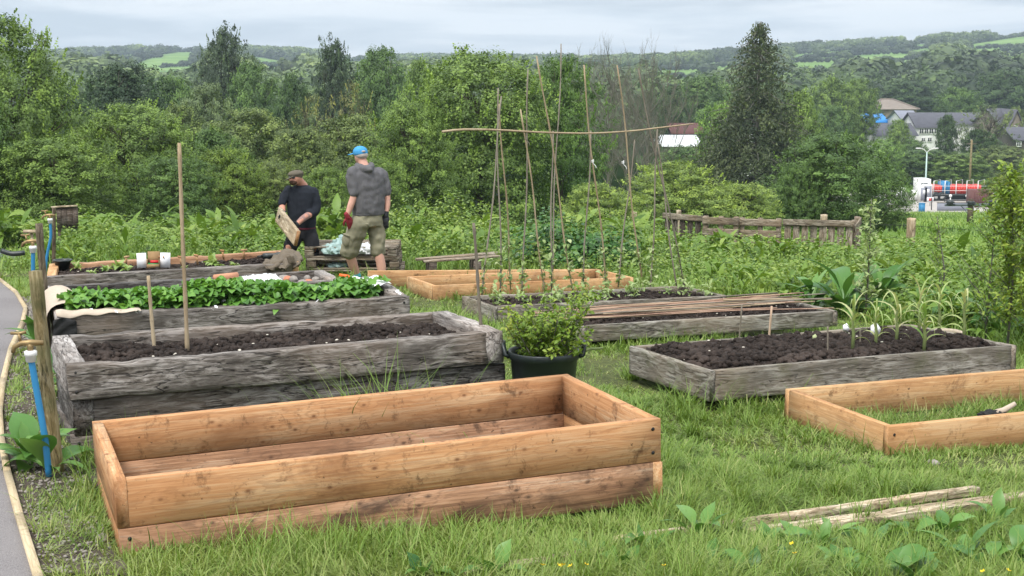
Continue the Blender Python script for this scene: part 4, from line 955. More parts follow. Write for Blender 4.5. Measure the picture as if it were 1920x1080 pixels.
# individual big leafy plants
def dock_me(seed, k, asp, mat='broad', L0=1.0, stem=.6, up=1.45):
    r = np.random.default_rng(seed); az = np.arange(k)*2.4+r.normal(0, .3, k); L = L0*r.uniform(.6, 1.1, k)
    V, Fq, m_ = leaf_strips(np.stack([np.cos(az)*.02, np.sin(az)*.02, r.uniform(0, stem, k)], -1), az, r.uniform(.5, up, k), L, L*asp*r.uniform(.8, 1.15, k), r.uniform(.5, 1.9, k), (.08, .12, .55, .95, 1, .88, .6, .25, .02), .14, r.normal(0, .3, k))
    return mesh_np('leaves', V, Fq, M[mat], np.repeat(np.clip(r.normal(.55, .2, k), 0, 1), m_), True)
DOCKS = [(1590,14.6,.62,22,'large dark green comfrey clump in front of the pallet fence'),(1530,14.9,.45,16,'comfrey clump leaning left of the large dark one'),(1660,14.9,.5,18,'comfrey clump touching the right side of the large dark one'),
 (1800,13.6,.55,16,'broad leafed weed with upright leaves near the right edge'),(1740,14.8,.42,12,'smaller broad leafed weed between two bigger clumps on the right'),(1880,12.6,.45,16,'dark broad leafed clump by the right edge'),
 (35,6.9,.30,16,'big crinkled dock leaves growing over the path edge behind the blue pipe'),(60,6.7,.3,8,'smaller dock plant at the foot of the grey sleeper bed'),(60,10.5,.3,10,'dock plant beside the second post'),(100,8.6,.3,12,'dock plant squeezed between post and strawberry bed'),
 (1690,5.42,.26,7,'blue green dock plant sprouting by the loose planks'),(1840,5.75,.20,5,'dock leaves standing over the right end of the loose planks'),(1665,5.85,.17,4,'single upright dock plant just beyond the loose planks'),
 (1180,5.42,.15,4,'pointed dock leaf standing at the bottom of the picture'),(1345,5.5,.15,6,'dock plant near the left end of the loose planks'),(790,5.25,.13,6,'small dock rosette at the bottom edge'),(925,5.27,.15,6,'blue green dock leaves at the bottom edge beside a rosette'),(1760,5.3,.20,6,'dock plant at the bottom right corner'),(1430,5.35,.14,5,'second small dock in the bottom turf'),(1895,5.6,.20,6,'dock leaves at the right edge above the planks'),
 (1070,6.9,.16,0,'')]
for i_, (px, D, L, k, lb) in enumerate(DOCKS):
    if not k: continue
    x = (px-960)/F*D*1.0; o = ob('dock_plant', dock_me(300+i_, k, .42 if D < 8 else .3, L0=L, stem=L*.25 if D < 8 else L*.5), None, (x, D, float(ground(x, D)))); tag(o, lb, 'weed', 'broad leafed weeds')
rb = np.random.default_rng(55)
wm = [dock_me(400+i_, int(rb.integers(4, 9)), .38, L0=.15, stem=.05) for i_ in range(5)]
for i_ in range(20):
    px = rb.uniform(1000, 1915); py = rb.uniform(1015, 1078) if px < 1500 else rb.uniform(985, 1076); p = atg(px, py)
    if bool(near_planks(np.array(p.x), np.array(p.y))): continue
    s_ = rb.uniform(.7, 1.35); o = ob('turf_weed', wm[i_ % 5], None, p, (0, 0, rb.uniform(0, 6.28))); o.scale = (s_, s_, s_); tag(o, 'low broad leafed weed in the long turf along the bottom', 'weed', 'weeds in the bottom turf')
# buttercups
bm_ = MB(); 
for k in range(5):
    a = k*2*PI/5; c, s = math.cos(a), math.sin(a)
    bm_.add([(0, 0, 0), (.007*c-.004*s, .007*s+.004*c, .003), (.011*c, .011*s, .007), (.007*c+.004*s, .007*s-.004*c, .003)], np.array([(0, 1, 2, 3)]))
fm = bm_.me('flower', simple('buttercup_yellow', (.75, .52, .01), .4)); st = MB().tube([(0, 0, -.2), (.004, 0, -.1), (0, 0, 0)], .0011, 5).me('stem', M['stem'])
pos = [(1018,1060),(1048,1061),(1056,1060),(1070,1062),(1099,1059),(1245,1061),(1485,1020),(1490,1038),(1843,1072),(1890,1070)]
lbs = ['leftmost buttercup of the bottom cluster', 'second buttercup of the bottom cluster', 'middle buttercup of the bottom cluster', 'fourth buttercup of the bottom cluster', 'rightmost buttercup of the bottom cluster', 'lone buttercup right of the cluster', 'upper of two buttercups below the loose planks', 'lower of two buttercups below the loose planks', 'left buttercup of the pair in the bottom right corner', 'right buttercup of the pair in the bottom right corner']
for (px, py), lb in zip(pos, lbs):
    p = atg(px, py, .16); o = thing('buttercup', (p.x, p.y, p.z), 'yellow '+lb, 'flower', 'buttercups in the grass', (random.Random(px).uniform(-.7, .1), .2, px)); ob('flower', fm, o); ob('stem', st, o)
# ------------------------------------------------------------ posts, water pipes
def stick(name, a, b, rad, mat, label, cat, group=None, n=8, wob=0.0, seed=0, cap=True, taper=.85, nodes=False):
    a, b = Vector(a), Vector(b); L = (b-a).length; k = 14 if wob or nodes else 5; r = random.Random(seed); mb = MB()
    ph = r.uniform(0, 6); pts, rr = [], []
    for i in range(k+1):
        t = i/k; pts.append((wob*L*math.sin(t*5+ph)*t*(1-t)*3, wob*L*math.cos(t*4+ph)*t*(1-t)*2, t*L)); rr.append(rad*(1-(1-taper)*t)*(1.25 if nodes and i % 3 == 1 else 1)*(1+r.uniform(-.04, .04)))
    mb.tube([(p[0], p[1], p[2]) for p in pts], rr, n)
    me = mb.me(name, mat, True)
    # long axis along x so that the grain runs along the stick
    Rm = Matrix.Rotation(PI/2, 4, 'Y'); me.transform(Rm)
    o = ob(name, me, None, a); d = (b-a).normalized(); o.rotation_mode = 'QUATERNION'; o.rotation_quaternion = Vector((1, 0, 0)).rotation_difference(d)
    return tag(o, label, cat, group)
def gp(px, D, dz=0.0): x = (px-960)/F*D*1.0; return Vector((x, D, float(ground(x, D))+dz))
def post(px0, D, px1, top, rad, mat, label, back=0.0, name='wooden_post', cat='post', group='wooden posts'):
    a = gp(px0, D, -.03); a.x = unproj(px0, to_px(a.x, a.y, a.z)[1], D).x; b = unproj(px1, top, D+back); return stick(name, a, b, rad, mat, label, cat, group, 12, .004, int(px0), taper=.93)
post(109, 6.75, 66, 508, .034, M['post'], 'nearest round timber post, tallest and leaning left')
post(93, 10.2, 73, 419, .028, M['post_dark'], 'round dark timber post just behind the nearest leaning one')
post(101, 16.0, 101, 390, .022, M['post_dark'], 'thin dark timber post beside the curved blue pipe')
def standpipe(px_b, py_b, D, pts, label, s=1.0, rp=.0155):
    o = thing('standpipe', gp(px_b, D), label, 'water tap', 'standpipes by the posts'); L0 = o.location
    P = [unproj(px, py, D)-L0 for px, py in pts]; P = smooth_path(P, 4)
    mb = MB(); mb.tube(P, rp, 12); mb.ob('pipe', M['blue_pipe'], o, smooth=True)
    t = Vector(P[-1]); f = MB(); f.lathe([(0, -.015), (.024, -.015), (.024, .012), (.029, .014), (.029, .034), (.022, .038), (0, .038)], (t.x, t.y, t.z), 16); f.ob('coupling', M['white_plastic'], o)
    b = MB(); b.tube([(t.x, t.y, t.z+.035), (t.x, t.y, t.z+.075)], .014, 10); b.tube([(t.x+.055, t.y+.02, t.z+.07), (t.x, t.y, t.z+.075), (t.x-.04, t.y, t.z+.072), (t.x-.075, t.y, t.z+.055), (t.x-.082, t.y, t.z+.028)], [.012, .016, .014, .011, .010], 10)
    b.tube([(t.x-.045, t.y, t.z+.08), (t.x-.05, t.y, t.z+.115)], .007, 8); tp = b.ob('tap', M['brass'], o, smooth=True)
    h = MB(); h.tube([(t.x-.088, t.y, t.z+.12), (t.x-.05, t.y, t.z+.118), (t.x-.018, t.y, t.z+.126)], [.008, .006, .008], 8); h.ob('handle', M['brass'], tp)
standpipe(90, 888, 6.6, [(92, 893), (84, 820), (70, 740), (58, 672)], 'nearest standpipe, straight blue pipe with brass tap in front of the leaning post')
standpipe(62, 520, 11.0, [(62, 560), (62, 520), (62, 470)], 'short straight blue standpipe at the second dark post')
standpipe(86, 520, 15.6, [(84, 520), (88, 480), (95, 445), (94, 416)], 'farthest standpipe with a curved blue pipe beside the thin post')
# far left corner: sheet, mulch, sign board
def quadpatch(name, pts, mat, label, cat, dz=.03, kind=None):
    P = [atg(*p) for p in pts]; n = 14; A, B_, C_, D_ = P; V = []
    for i in range(n+1):
        for j in range(n+1):
            u, w = i/n, j/n; p = A*(1-u)*(1-w)+B_*u*(1-w)+C_*u*w+D_*(1-u)*w; V.append((p.x, p.y, float(ground(p.x, p.y))+dz+.035*(float(snoise(p.x, p.y, 3, 4))+.6)))
    i = np.arange(n)[:, None]*(n+1)+np.arange(n)[None]; o = ob(name, mesh_np(name, V, np.stack([i, i+1, i+n+2, i+n+1], -1).reshape(-1, 4), mat, smooth=True)); return tag(o, label, cat, kind=kind)
quadpatch('ground_sheet', [(-60, 497), (42, 497), (52, 466), (-60, 462)], M['membrane'], 'grey blue weed sheet lying flat at the far left', 'sheet', .05)
quadpatch('mulch', [(-60, 462), (30, 463), (48, 456), (-60, 450)], M['mulch'], 'reddish bark mulch beyond the grey sheet', 'mulch', .06, 'stuff')
P = [unproj(x, y, 17) for x, y in ((2, 470), (22, 476), (46, 474))]; mb = MB(); mb.tube(smooth_path(P, 3), .03, 8); tag(mb.ob('rolled_sheet', M['black_plastic']), 'thin black roll lying on the grey sheet', 'roll')
c = unproj(126, 407, 20); o = thing('sign_board', (c.x, c.y, c.z-.35), 'dark wooden board with pale top rail behind the thin post', 'board'); mb = MB()
for k in range(4): mb.box((-.11+.075*k, 0, .34), (.072, .02, .30))
mb.ob('panel', M['dark_pallet'], o); MB().box((0, -.01, .50), (.36, .04, .022)).ob('top_rail', M['old_plank'], o, rot=(0, -.06, 0)); MB().box((-.12, .02, .0), (.04, .03, .9)).ob('leg', M['dark_pallet'], o)
c = unproj(58, 434, 19); o = MB().box((0, 0, 0), (.20, .04, .045)).ob('plank', M['old_plank'], None, c); tag(o, 'short pale plank end among weeds at far left', 'plank'); 
MB().box((0, .03, -.22), (.03, .03, .4)).ob('leg', M['old_plank'], o)
# canes standing in the sleeper bed and at its corner
def cane_in(key, lx, ly, z, px, py, D, rad, label, mat='cane', seed=1, group='single canes by the sleeper beds', wob=.004):
    a = bw(key, lx, ly, z); b = unproj(px, py, D); return stick('cane', a, b, rad, M[mat], label, 'cane', group, 8, wob, seed, nodes=True)
def on_plane(key, px, py, z):
    """bed point on its rim plane shifted by z, seen at a pixel"""
    Bd = BEDS[key]; p = unproj(px, py, 1); q = Vector((0, 0, CZ)); d = p-q; n_ = Vector((Bd['M'][0][2], Bd['M'][1][2], Bd['M'][2][2])); o_ = bw(key, 0, 0, z); t = (o_-q).dot(n_)/d.dot(n_); return q+d*t
def cane_px(key, px0, py0, z, px1, py1, lean, rad, label, mat='cane', seed=1, group=None, wob=.004, name='cane'):
    a = on_plane(key, px0, py0, z); b = unproj(px1, py1, a.y+lean); a = a+(a-b).normalized()*.05
    return stick(name, a, b, rad, M[mat], label, 'cane', group, 8, wob, seed, nodes=True)
GC = 'single upright canes'
cane_px('B', 351, 655, -.06, 336, 268, 0, .0115, 'tallest single cane, standing in the bare soil of the sleeper bed', 'cane', 3, GC, .002)
cane_px('B', 290, 662, -.06, 278, 517, 0, .0105, 'short cane in bare soil left of the tallest single one', 'cane', 4, GC, .002)
cane_px('B', 902, 610, .0, 888, 418, 0, .009, 'cane leaning at the right end of the sleeper bed beside the tub', 'cane_grey', 5, GC, .004)
# pea frame: pairs of canes and one cross cane
GP = 'canes of the pea frame'
PEA = [(912,541,605,1),(941,563,-1,1)]
CN = [ # foot px, py, top px, py, lean (m), label
 (904,552,940,180,.35,'rear cane of the first crossing pair at the left of the pea frame','cane_grey'),
 (938,541,934,165,.25,'upright dark cane between the first crossing pair of the pea frame','cane_grey'),
 (957,535,936,195,-.3,'right footed cane of the first crossing pair','cane'),
 (979,545,990,130,.25,'rear cane of the second crossing pair','cane_grey'),
 (1022,546,976,205,-.25,'short topped front cane of the second crossing pair','cane'),
 (1034,540,1037,245,.2,'rear cane of the third crossing pair','cane_grey'),
 (1074,543,1006,105,-.3,'long front cane of the third crossing pair','cane'),
 (1094,535,1108,245,.2,'rear cane of the fourth crossing pair','cane_grey'),
 (1136,540,1095,122,-.3,'front cane of the fourth crossing pair','cane'),
 (1160,530,1190,262,.2,'rear cane of the fifth crossing pair','cane_grey'),
 (1205,530,1157,122,-.3,'front cane of the fifth crossing pair','cane'),
 (1219,545,1233,240,.2,'rear cane of the rightmost crossing pair','cane_grey'),
 (1284,545,1197,128,-.35,'front cane of the rightmost crossing pair','cane_grey'),
 (1268,532,1232,262,.1,'thin extra cane beside the rightmost crossing pair','cane_grey'),
 (1037,500,1052,82,.5,'thin tall cane rising highest behind the third crossing pair','cane_grey')]
for i_, (fx, fy, tx_, ty_, ln, lb, mt) in enumerate(CN): cane_px('G', fx, fy, -.04, tx_, ty_, ln, .0078, lb, mt, i_+20, GP, .012)
pts = [(829,247),(870,243),(935,244),(990,247),(1038,249),(1108,250),(1180,246),(1233,240),(1300,232)]
Dl = [12.9, 13.0, 13.25, 13.4, 13.55, 13.75, 14.0, 14.15, 14.4]; P = smooth_path([unproj(x, y, d) for (x, y), d in zip(pts, Dl)], 3)
mb = MB(); mb.tube(P, np.linspace(.011, .007, len(P)), 8); tag(mb.ob('cross_cane', M['cane'], smooth=True), 'long horizontal cane tied across the pea frame', 'cane')
for i_, (x, y, d) in enumerate([(1168,307,13.9),(986,262,13.3),(1111,305,13.7)]):
    p = unproj(x, y, d); mb = MB(); mb.tube([p+Vector((.012*math.cos(t), .012*math.sin(t), .002*t)) for t in np.linspace(0, 14, 26)], .003, 5); mb.tube([p, p+Vector((.03, 0, -.03)), p+Vector((.035, -.02, -.05))], .003, 5); tag(mb.ob('string_tie', M['white_plastic' if i_ != 1 else 'cane_grey']), ['white tie on the fourth crossing pair of the pea frame', 'string tie where the second pair crosses', 'white twist of string on the front cane of the fourth pair'][i_], 'tie')
# loose canes lying on the low bed
r = random.Random(12)
for k in range(34):
    t = (k+.5)/34; L = r.uniform(1.5, 2.5); a_ = r.gauss(0, .05); y0 = .34+.46*t*r.uniform(.8, 1.1); x0 = r.uniform(-.25, 2.45-L+.25)
    z0 = .008+.008*(k % 4)+r.uniform(0, .012); A = bw('H', x0, y0, z0); B_ = bw('H', x0+L*math.cos(a_), y0+L*math.sin(a_), z0+r.uniform(-.01, .03))
    stick('loose_cane', A, B_, r.uniform(.0045, .0065), M[r.choice(['cane_pink', 'cane', 'cane_grey', 'cane_pink'])], 'thin dry cane lying in the loose pile across the low grey bed', 'cane', 'loose canes lying on the bed', 6, .006, k, nodes=True)
a = bw('H', 1.6, .6, .06); b = unproj(1560, 561, a.y+.3); stick('loose_cane', a, b, .008, M['cane'], 'loose cane sticking out farthest right past its bed', 'cane', 'loose canes lying on the bed', 6, .004, 99, nodes=True)
for px, ty_, D, lb in ((1391,572,11.2,'thin dark stake in the grass between the cane bed and corn bed'), (1447,574,11.0,'thicker brown stake in the grass between cane bed and corn bed')):
    a = gp(px, D, -.02); b = unproj(px, ty_, D); stick('stake', a, b, .007 if px < 1400 else .010, M['cane_grey' if px < 1400 else 'cane_pink'], lb, 'stake', None, 8, 0, px)
a = bw('I', 1.0, .22, 0); cane_px('I', 1552, 668, -.02, 1552, 612, 0, .006, 'thin dark stick upright in the corn bed soil', 'cane_grey', 8, None, 0, 'stick'); cane_px('I', 1613, 652, -.02, 1613, 618, 0, .006, 'short dark stick by the white marker in the corn bed', 'cane_grey', 9, None, 0, 'stick')
# ------------------------------------------------------------ plants in the beds
def place_px(key, px, py, z=-.02): return on_plane(key, px, py, z)
def strip_me(name, B, az, el, L, Wd, dr, mat, r, prof=(.3, .8, 1, .6, .03), fold=.15, vb=.5, vs=.15):
    V, Fq, m_ = leaf_strips(np.array(B), az, el, L, Wd, dr, prof, fold, r.normal(0, .3, len(B))); return mesh_np(name, V, Fq, mat, np.repeat(np.clip(r.normal(vb, vs, len(B)), 0, 1), m_))
CORN = [(1598,655,.35,.35,'broad pale corn plant leftmost in the soil bed'),(1641,650,.30,.6,'corn plant directly behind the right white marker'),(1680,642,.32,.95,'straw coloured drooping corn plant in the middle of its row'),(1722,628,.35,.9,'bleached corn plant with arching dry leaves'),(1732,655,.30,.45,'green upright corn plant in front of the bleached one'),(1760,620,.32,.6,'corn plant behind the green upright one'),(1806,640,.38,.55,'rightmost corn plant with curled drooping leaves')]
for i_, (px, py, h, dry, lb) in enumerate(CORN):
    r = np.random.default_rng(700+i_); p = place_px('I', px, py, 0); o = thing('corn_plant', p, lb, 'corn', 'corn plants')
    P = [(0, 0, -.04), (.005, 0, h*.3), (-.004, .004, h*.6), (.006, 0, h*.85)]; MB().tube(P, [.013, .012, .008, .004], 8).ob('stem', M['stem'], o, smooth=True)
    k = 11; az = np.arange(k)*PI*.93+r.normal(0, .5, k); z = np.linspace(.04, h*.85, k)
    ob('leaves', strip_me('leaves', np.stack([0*z, 0*z, z], -1), az, r.uniform(1.1, 1.5, k), np.linspace(.16, .34, k)*r.uniform(.85, 1.25, k), r.uniform(.010, .024, k), r.uniform(1.6, 3.4, k), M['corn'], r, (.8, 1, .9, .75, .55, .35, .15, .02), .12, .25+dry*.4, .2), o)
for i_, (px, py, lb) in enumerate([(1586,622,'small white paper marker beside the leftmost corn plant'),(1641,629,'large white paper marker at the middle corn plants'),(1528,632,'small pale leafy scrap at the left of the corn plants')]):
    p = place_px('I', px, py+6, .0); V = [(-.03, 0, 0), (.022, .004, -.01), (.034, .0, .035), (.006, .01, .075), (-.03, .006, .055), (-.012, -.02, .03)]; s_ = (.75, 1.15, .6)[i_]
    o = ob('plant_marker', mesh_np('plant_marker', np.array(V)*s_, np.array([(0, 1, 5), (1, 2, 5), (2, 3, 5), (3, 4, 5), (4, 0, 5)]), M['paper' if i_ < 2 else 'pale_leaf'], np.full(5, .9)), None, p+Vector((0, 0, .03 if i_ < 2 else 0))); tag(o, lb, 'marker' if i_ < 2 else 'scrap')
    m_ = o.modifiers.new('s', 'SOLIDIFY'); m_.thickness = .002
    if i_ < 2: MB().tube([(0, .006, -.07), (0, .004, .0)], .003, 6).ob('peg', M['cane_grey'], o)
# peas: thin vines with small paired leaves up the lower canes
r = np.random.default_rng(31)
for i_, (fx, fy, tx_, ty_, ln, lb, mt) in enumerate(CN[:13]):
    a = on_plane('G', fx, fy, -.04); b = unproj(tx_, ty_, a.y+ln); d = (b-a).normalized(); hh = [.62, .5, .7, .45, .75, .6, .75, .4, .65, .5, .5, .6, .8][i_]
    o = thing('pea_plant', a, 'pea plant climbing the '+lb.replace(' of the pea frame', '').replace('short topped ', 'short '), 'pea plant', 'pea plants on the canes')
    t = np.linspace(0, hh, 20); P = [d*s+Vector((.025*math.sin(s*22+i_), .025*math.cos(s*22+i_), 0)) for s in t]; MB().tube(P, .0028, 5).ob('vine', M['stem'], o)
    hh *= .72; k = 40; s = r.uniform(0, hh, k); base = np.array([d*q for q in s])+r.normal(0, .02, (k, 3)); az = r.uniform(0, 6.28, k)
    V, Fq, m_ = leaf_strips(base, az, r.uniform(-.2, 1.3, k), r.uniform(.04, .085, k), r.uniform(.024, .045, k), r.uniform(0, 2, k), (.2, 1, .9, .05), .1, r.normal(0, .5, k)); ob('leaves', mesh_np('leaves', V, Fq, M['pale_leaf'], np.repeat(np.clip(r.normal(.4, .22, k), 0, 1), m_)), o)
for i_ in range(16):
    p = bw('G', .15+.14*i_+r.uniform(-.03, .03), r.uniform(.12, .75), -.03); k = 26; az = r.uniform(0, 6.28, k)
    o = ob('pea_seedling', None or strip_me('pea_seedling', np.stack([r.normal(0, .03, k), r.normal(0, .03, k), r.uniform(0, .12, k)], -1), az, r.uniform(0, 1.3, k), r.uniform(.05, .09, k), r.uniform(.02, .035, k), r.uniform(0, 2, k), M['pale_leaf'], r, vb=.35), None, p); tag(o, 'small low pea seedling in the soil among the canes', 'seedling', 'pea seedlings low in the bed')
# strawberries: one dense mass
r = np.random.default_rng(17); B = BEDS['C']; n = 420
def straw():
    parts = []; xs = r.uniform(.13, 2.2, n); ys = r.uniform(.12, .88, n); hh = .5+.5*snoise(xs, ys, 6, 5, 2); Vs, Fs, vs, off = [], [], [], 0
    k = 10; X_ = np.repeat(xs, k)+r.normal(0, .045, n*k); Y_ = np.repeat(ys, k)+r.normal(0, .045, n*k); Z_ = B['H']-.035-.085*np.clip((Y_-.35)/.4, 0, 1)+np.repeat(.02+.075*hh, k)+r.uniform(-.06, .06, n*k)*1.0-.06*np.clip((np.abs(ys-.5)-.32)/.1, 0, 1).repeat(k)
    az = r.uniform(0, 6.28, n*k); tilt = r.normal(0, .35, n*k)
    for da in (-1.15, 0, 1.15):        # three round leaflets
        V, Fq, m_ = leaf_strips(np.stack([X_, Y_, Z_], -1), az+da, .55+tilt*.6, r.uniform(.045, .085, n*k), r.uniform(.040, .068, n*k), 1.5, (.25, .9, 1.05, .8, .12), .16, tilt)
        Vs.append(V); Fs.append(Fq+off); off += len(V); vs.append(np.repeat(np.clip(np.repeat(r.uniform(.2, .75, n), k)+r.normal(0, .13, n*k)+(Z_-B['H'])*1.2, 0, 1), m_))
    o = ob('strawberry_plants', mesh_np('strawberry_plants', np.concatenate(Vs), np.concatenate(Fs), M['straw'], np.concatenate(vs), True)); o.matrix_world = B['M']; tag(o, 'dense bright green strawberry leaves filling the sleeper bed', 'strawberries', kind='stuff')
straw()
fl = MB()
for k in range(5):
    a = k*2*PI/5; c, s = math.cos(a), math.sin(a); fl.add([(0, 0, 0), (.010*c-.006*s, .010*s+.006*c, .002), (.016*c, .016*s, 0), (.010*c+.006*s, .010*s-.006*c, .002)], np.array([(0, 1, 2, 3)]))
petal = fl.me('flower', M['paper'])
for k, (px, py) in enumerate([(171,581),(218,584),(255,585),(330,547),(337,551),(418,541),(476,549),(405,575),(398,580),(543,568),(475,567),(595,564),(745,546),(749,550),(600,538),(260,583),(420,564),(500,543)]):
    p = on_plane('C', px, py, .06 if py < 560 else .01); o = ob('strawberry_flower', petal, None, p, (.7, .2, k)); tag(o, 'tiny white strawberry flower among the leaves', 'flower', 'white strawberry flowers')
# liner folded over the strawberry bed's left end
def sheet(name, rows, mat, label, cat, th=.004, parent=None, sub=1, smooth=True):
    R_ = np.array([[tuple(p) for p in row] for row in rows], float); a, b = R_.shape[:2]; i = np.arange(a-1)[:, None]*b+np.arange(b-1)[None]
    o = ob(name, mesh_np(name, R_.reshape(-1, 3), np.stack([i, i+1, i+b+1, i+b], -1).reshape(-1, 4), mat, smooth=smooth), parent); 
    m_ = o.modifiers.new('t', 'SOLIDIFY'); m_.thickness = th; m_ = o.modifiers.new('s', 'SUBSURF'); m_.levels = m_.render_levels = sub
    return tag(o, label, cat) if label else o
r = random.Random(4); rows = []
for i in range(9):                                      # over the end board
    y = .20+.78*i/8; w_ = .35+.65*math.sin(PI*i/8); up = .03+.045*w_*(1 if i > 3 else .6)
    rows.append([bw('C', x+r.uniform(-.012, .012), y+r.uniform(-.01, .01), z) for x, z in ((.20*w_+.06, .0), (.15, .035*w_), (.10, up+.01), (.0, up), (-.045, .0-.02*r.random()), (-.055, -.12), (-.04-.02*r.random(), -.26))])
o = sheet('bed_liner', rows, M['fabric_cream'], 'cream and black liner folded over the left end of the strawberry bed', 'liner')
rows = []
for i in range(14):
    x = .0+.55*i/13; w_ = 1-i/14; rows.append([bw('C', x, y, z*w_+.004+.006*math.sin(i*1.7)) for y, z in ((.17, .0), (.10, .018), (.04, .026+.012*math.sin(i*1.9)), (.0, .012), (-.012, -.01-.03*w_*math.sin(i*.8)**2))])
sheet('liner_edge', rows, M['fabric_cream'], None, None, .005, None, 1).parent = o
rows = []
for i in range(7):
    z = -.02-.16*i/6; rows.append([bw('C', x, -.022-.016*math.sin(x*60+i*2.2)-.008*math.sin(i*3), z+.012*math.sin(x*40)) for x in np.linspace(-.02, .13, 8)])
sheet('liner_corner', rows, M['fabric_black'], None, None, .004, None, 1).parent = o
o2 = sheet('liner_scrap', [[bw('C', 2.12+.05*i+r.uniform(-.01, .01), .30+.1*j, .04+.03*math.sin(i*2+j*3)) for j in range(5)] for i in range(6)], M['paper'], 'white scrap of liner at the right end of the strawberry bed', 'liner')
# crumpled plastic, rubble and a terracotta pipe in the next bed
def crumple(name, key, x0, x1, y0, y1, z, amp, mat, label, cat, seed, n=46):
    xs = np.linspace(0, 1, n); X, Y = np.meshgrid(xs, xs, indexing='ij'); e = np.clip(np.minimum(np.minimum(X, 1-X), np.minimum(Y, 1-Y))*7, 0, 1)
    xx = x0+(x1-x0)*X+.02*snoise(X, Y, seed, 9); yy_ = y0+(y1-y0)*Y+.03*snoise(X, Y, seed+2, 7); zz = z+amp*(1.1-np.abs(snoise(X, Y, seed, 8, 4))*1.3)*e
    V = np.array([tuple(bw(key, a, b, c)) for a, b, c in zip(xx.ravel(), yy_.ravel(), zz.ravel())]); i = np.arange(n-1)[:, None]*n+np.arange(n-1)[None]
    return tag(ob(name, mesh_np(name, V, np.stack([i, i+n, i+n+1, i+1], -1).reshape(-1, 4), mat, smooth=False)), label, cat)
crumple('plastic_sheet', 'D', 1.38, 2.0, .14, .66, -.06, .085, M['plastic_sheet'], 'crumpled white plastic sheet heaped inside the sleeper bed', 'plastic sheet', 3)
rr = np.random.default_rng(8)
for k in range(9):
    lx = 1.9+.045*k+rr.uniform(-.02, .02); ly = rr.uniform(.3, .7); V, Fq = lumps(np.array([[0, 0, 0.]]), [rr.uniform(.03, .055)], rr, (ico2, icof2), .12, .7)
    o = ob('rubble_stone', mesh_np('rubble_stone', V, Fq, M['brick' if k % 3 == 0 else 'stone']), None, bw('D', lx, ly, -.04)); tag(o, 'reddish brick lump in the rubble beside the white plastic' if k % 3 == 0 else 'grey stone in the rubble beside the white plastic', 'stone', 'rubble in the plastic filled bed')
mb = MB(); a = on_plane('D', 402, 528, .02); b = on_plane('D', 445, 523, .02); mb.tube([a+Vector((0, 0, .03)), b+Vector((0, 0, .03))], .03, 14); tag(mb.ob('terracotta_pipe', M['terracotta'], smooth=True), 'short terracotta pipe lying beside the white plastic', 'pipe')
# seedlings, pot, box in the farthest bed
r = np.random.default_rng(44)
for i_, (px, py, s) in enumerate([(144,504,1.1),(173,512,.6),(200,508,1.0),(221,503,1.4),(238,507,.8),(395,492,1.1),(402,497,.9),(440,499,.7),(345,503,.6),(411,500,.6)]):
    p = on_plane('E', px, py, -.04); k = 12; az = r.uniform(0, 6.28, k)
    o = ob('seedling', strip_me('seedling', np.stack([r.normal(0, .012, k), r.normal(0, .012, k), 0*az], -1), az, r.uniform(.4, 1.4, k), r.uniform(.06, .12, k)*s, r.uniform(.03, .055, k)*s, r.uniform(.4, 2, k), M['corn'], r, (.25, .8, 1, .6, .05), .15, .3, .15), None, p); tag(o, 'small pale green seedling in dark soil of the farthest sleeper bed', 'seedling', 'pale seedlings in the farthest bed')
for i_, (px, py) in enumerate([(419,480),(457,479),(236,492),(305,492),(340,492),(370,489)]):
    p = on_plane('E', px, py+3, -.02); o = MB().box((0, 0, .03), (.022, .01, .10)).ob('label_stick', M['larch_pale'], None, p, (.15, 0, r.uniform(-1, 1))); MB().box((0, -.004, .075), (.07, .004, .022)).ob('crosspiece', M['larch_pale'], o); tag(o, 'small pale wooden peg standing in the farthest bed', 'peg', 'wooden pegs in the farthest bed')
p = on_plane('E', 118, 505, -.05); o = MB().lathe([(0, 0), (.055, 0), (.085, .085), (.094, .085), (.094, .10), (.082, .10), (.075, .085), (.05, .02), (0, .02)], (0, 0, 0), 20).ob('plant_pot', M['black_plastic'], None, p, smooth=False); tag(o, 'small black pot standing in the left end of the farthest bed', 'pot')
p = on_plane('E', 288, 502, -.05); o = thing('seed_box', p, 'open cardboard seed box with white side flaps in the farthest bed', 'box', None, (0, 0, .12)); s = .0062
w_, d_, h_ = .12, .10, .12; mb = MB(); mb.box((0, d_/2, h_/2+.02), (w_, .004, h_+.04)); mb.box((-w_/2, 0, h_*.35), (.004, d_, h_*.7)); mb.box((w_/2, 0, h_*.35), (.004, d_, h_*.7)); mb.box((0, 0, .004), (w_, d_, .006)); mb.box((0, -d_/2, .022), (w_, .004, .04)); mb.ob('carton', M['card'], o)
for s_, x_ in ((-1, -.115), (1, .115)): MB().box((0, 0, .075), (.10, .003, .15)).ob('side_flap', M['paper'], o, (x_, .0, .0), (-.12, s_*.06, s_*.25))
MB().box((0, -.01, .035), (.10, .06, .03)).ob('seed_packets', M['green'], o); MB().box((.012, -.012, .063), (.075, .05, .024)).ob('red_packet', M['red'], o)
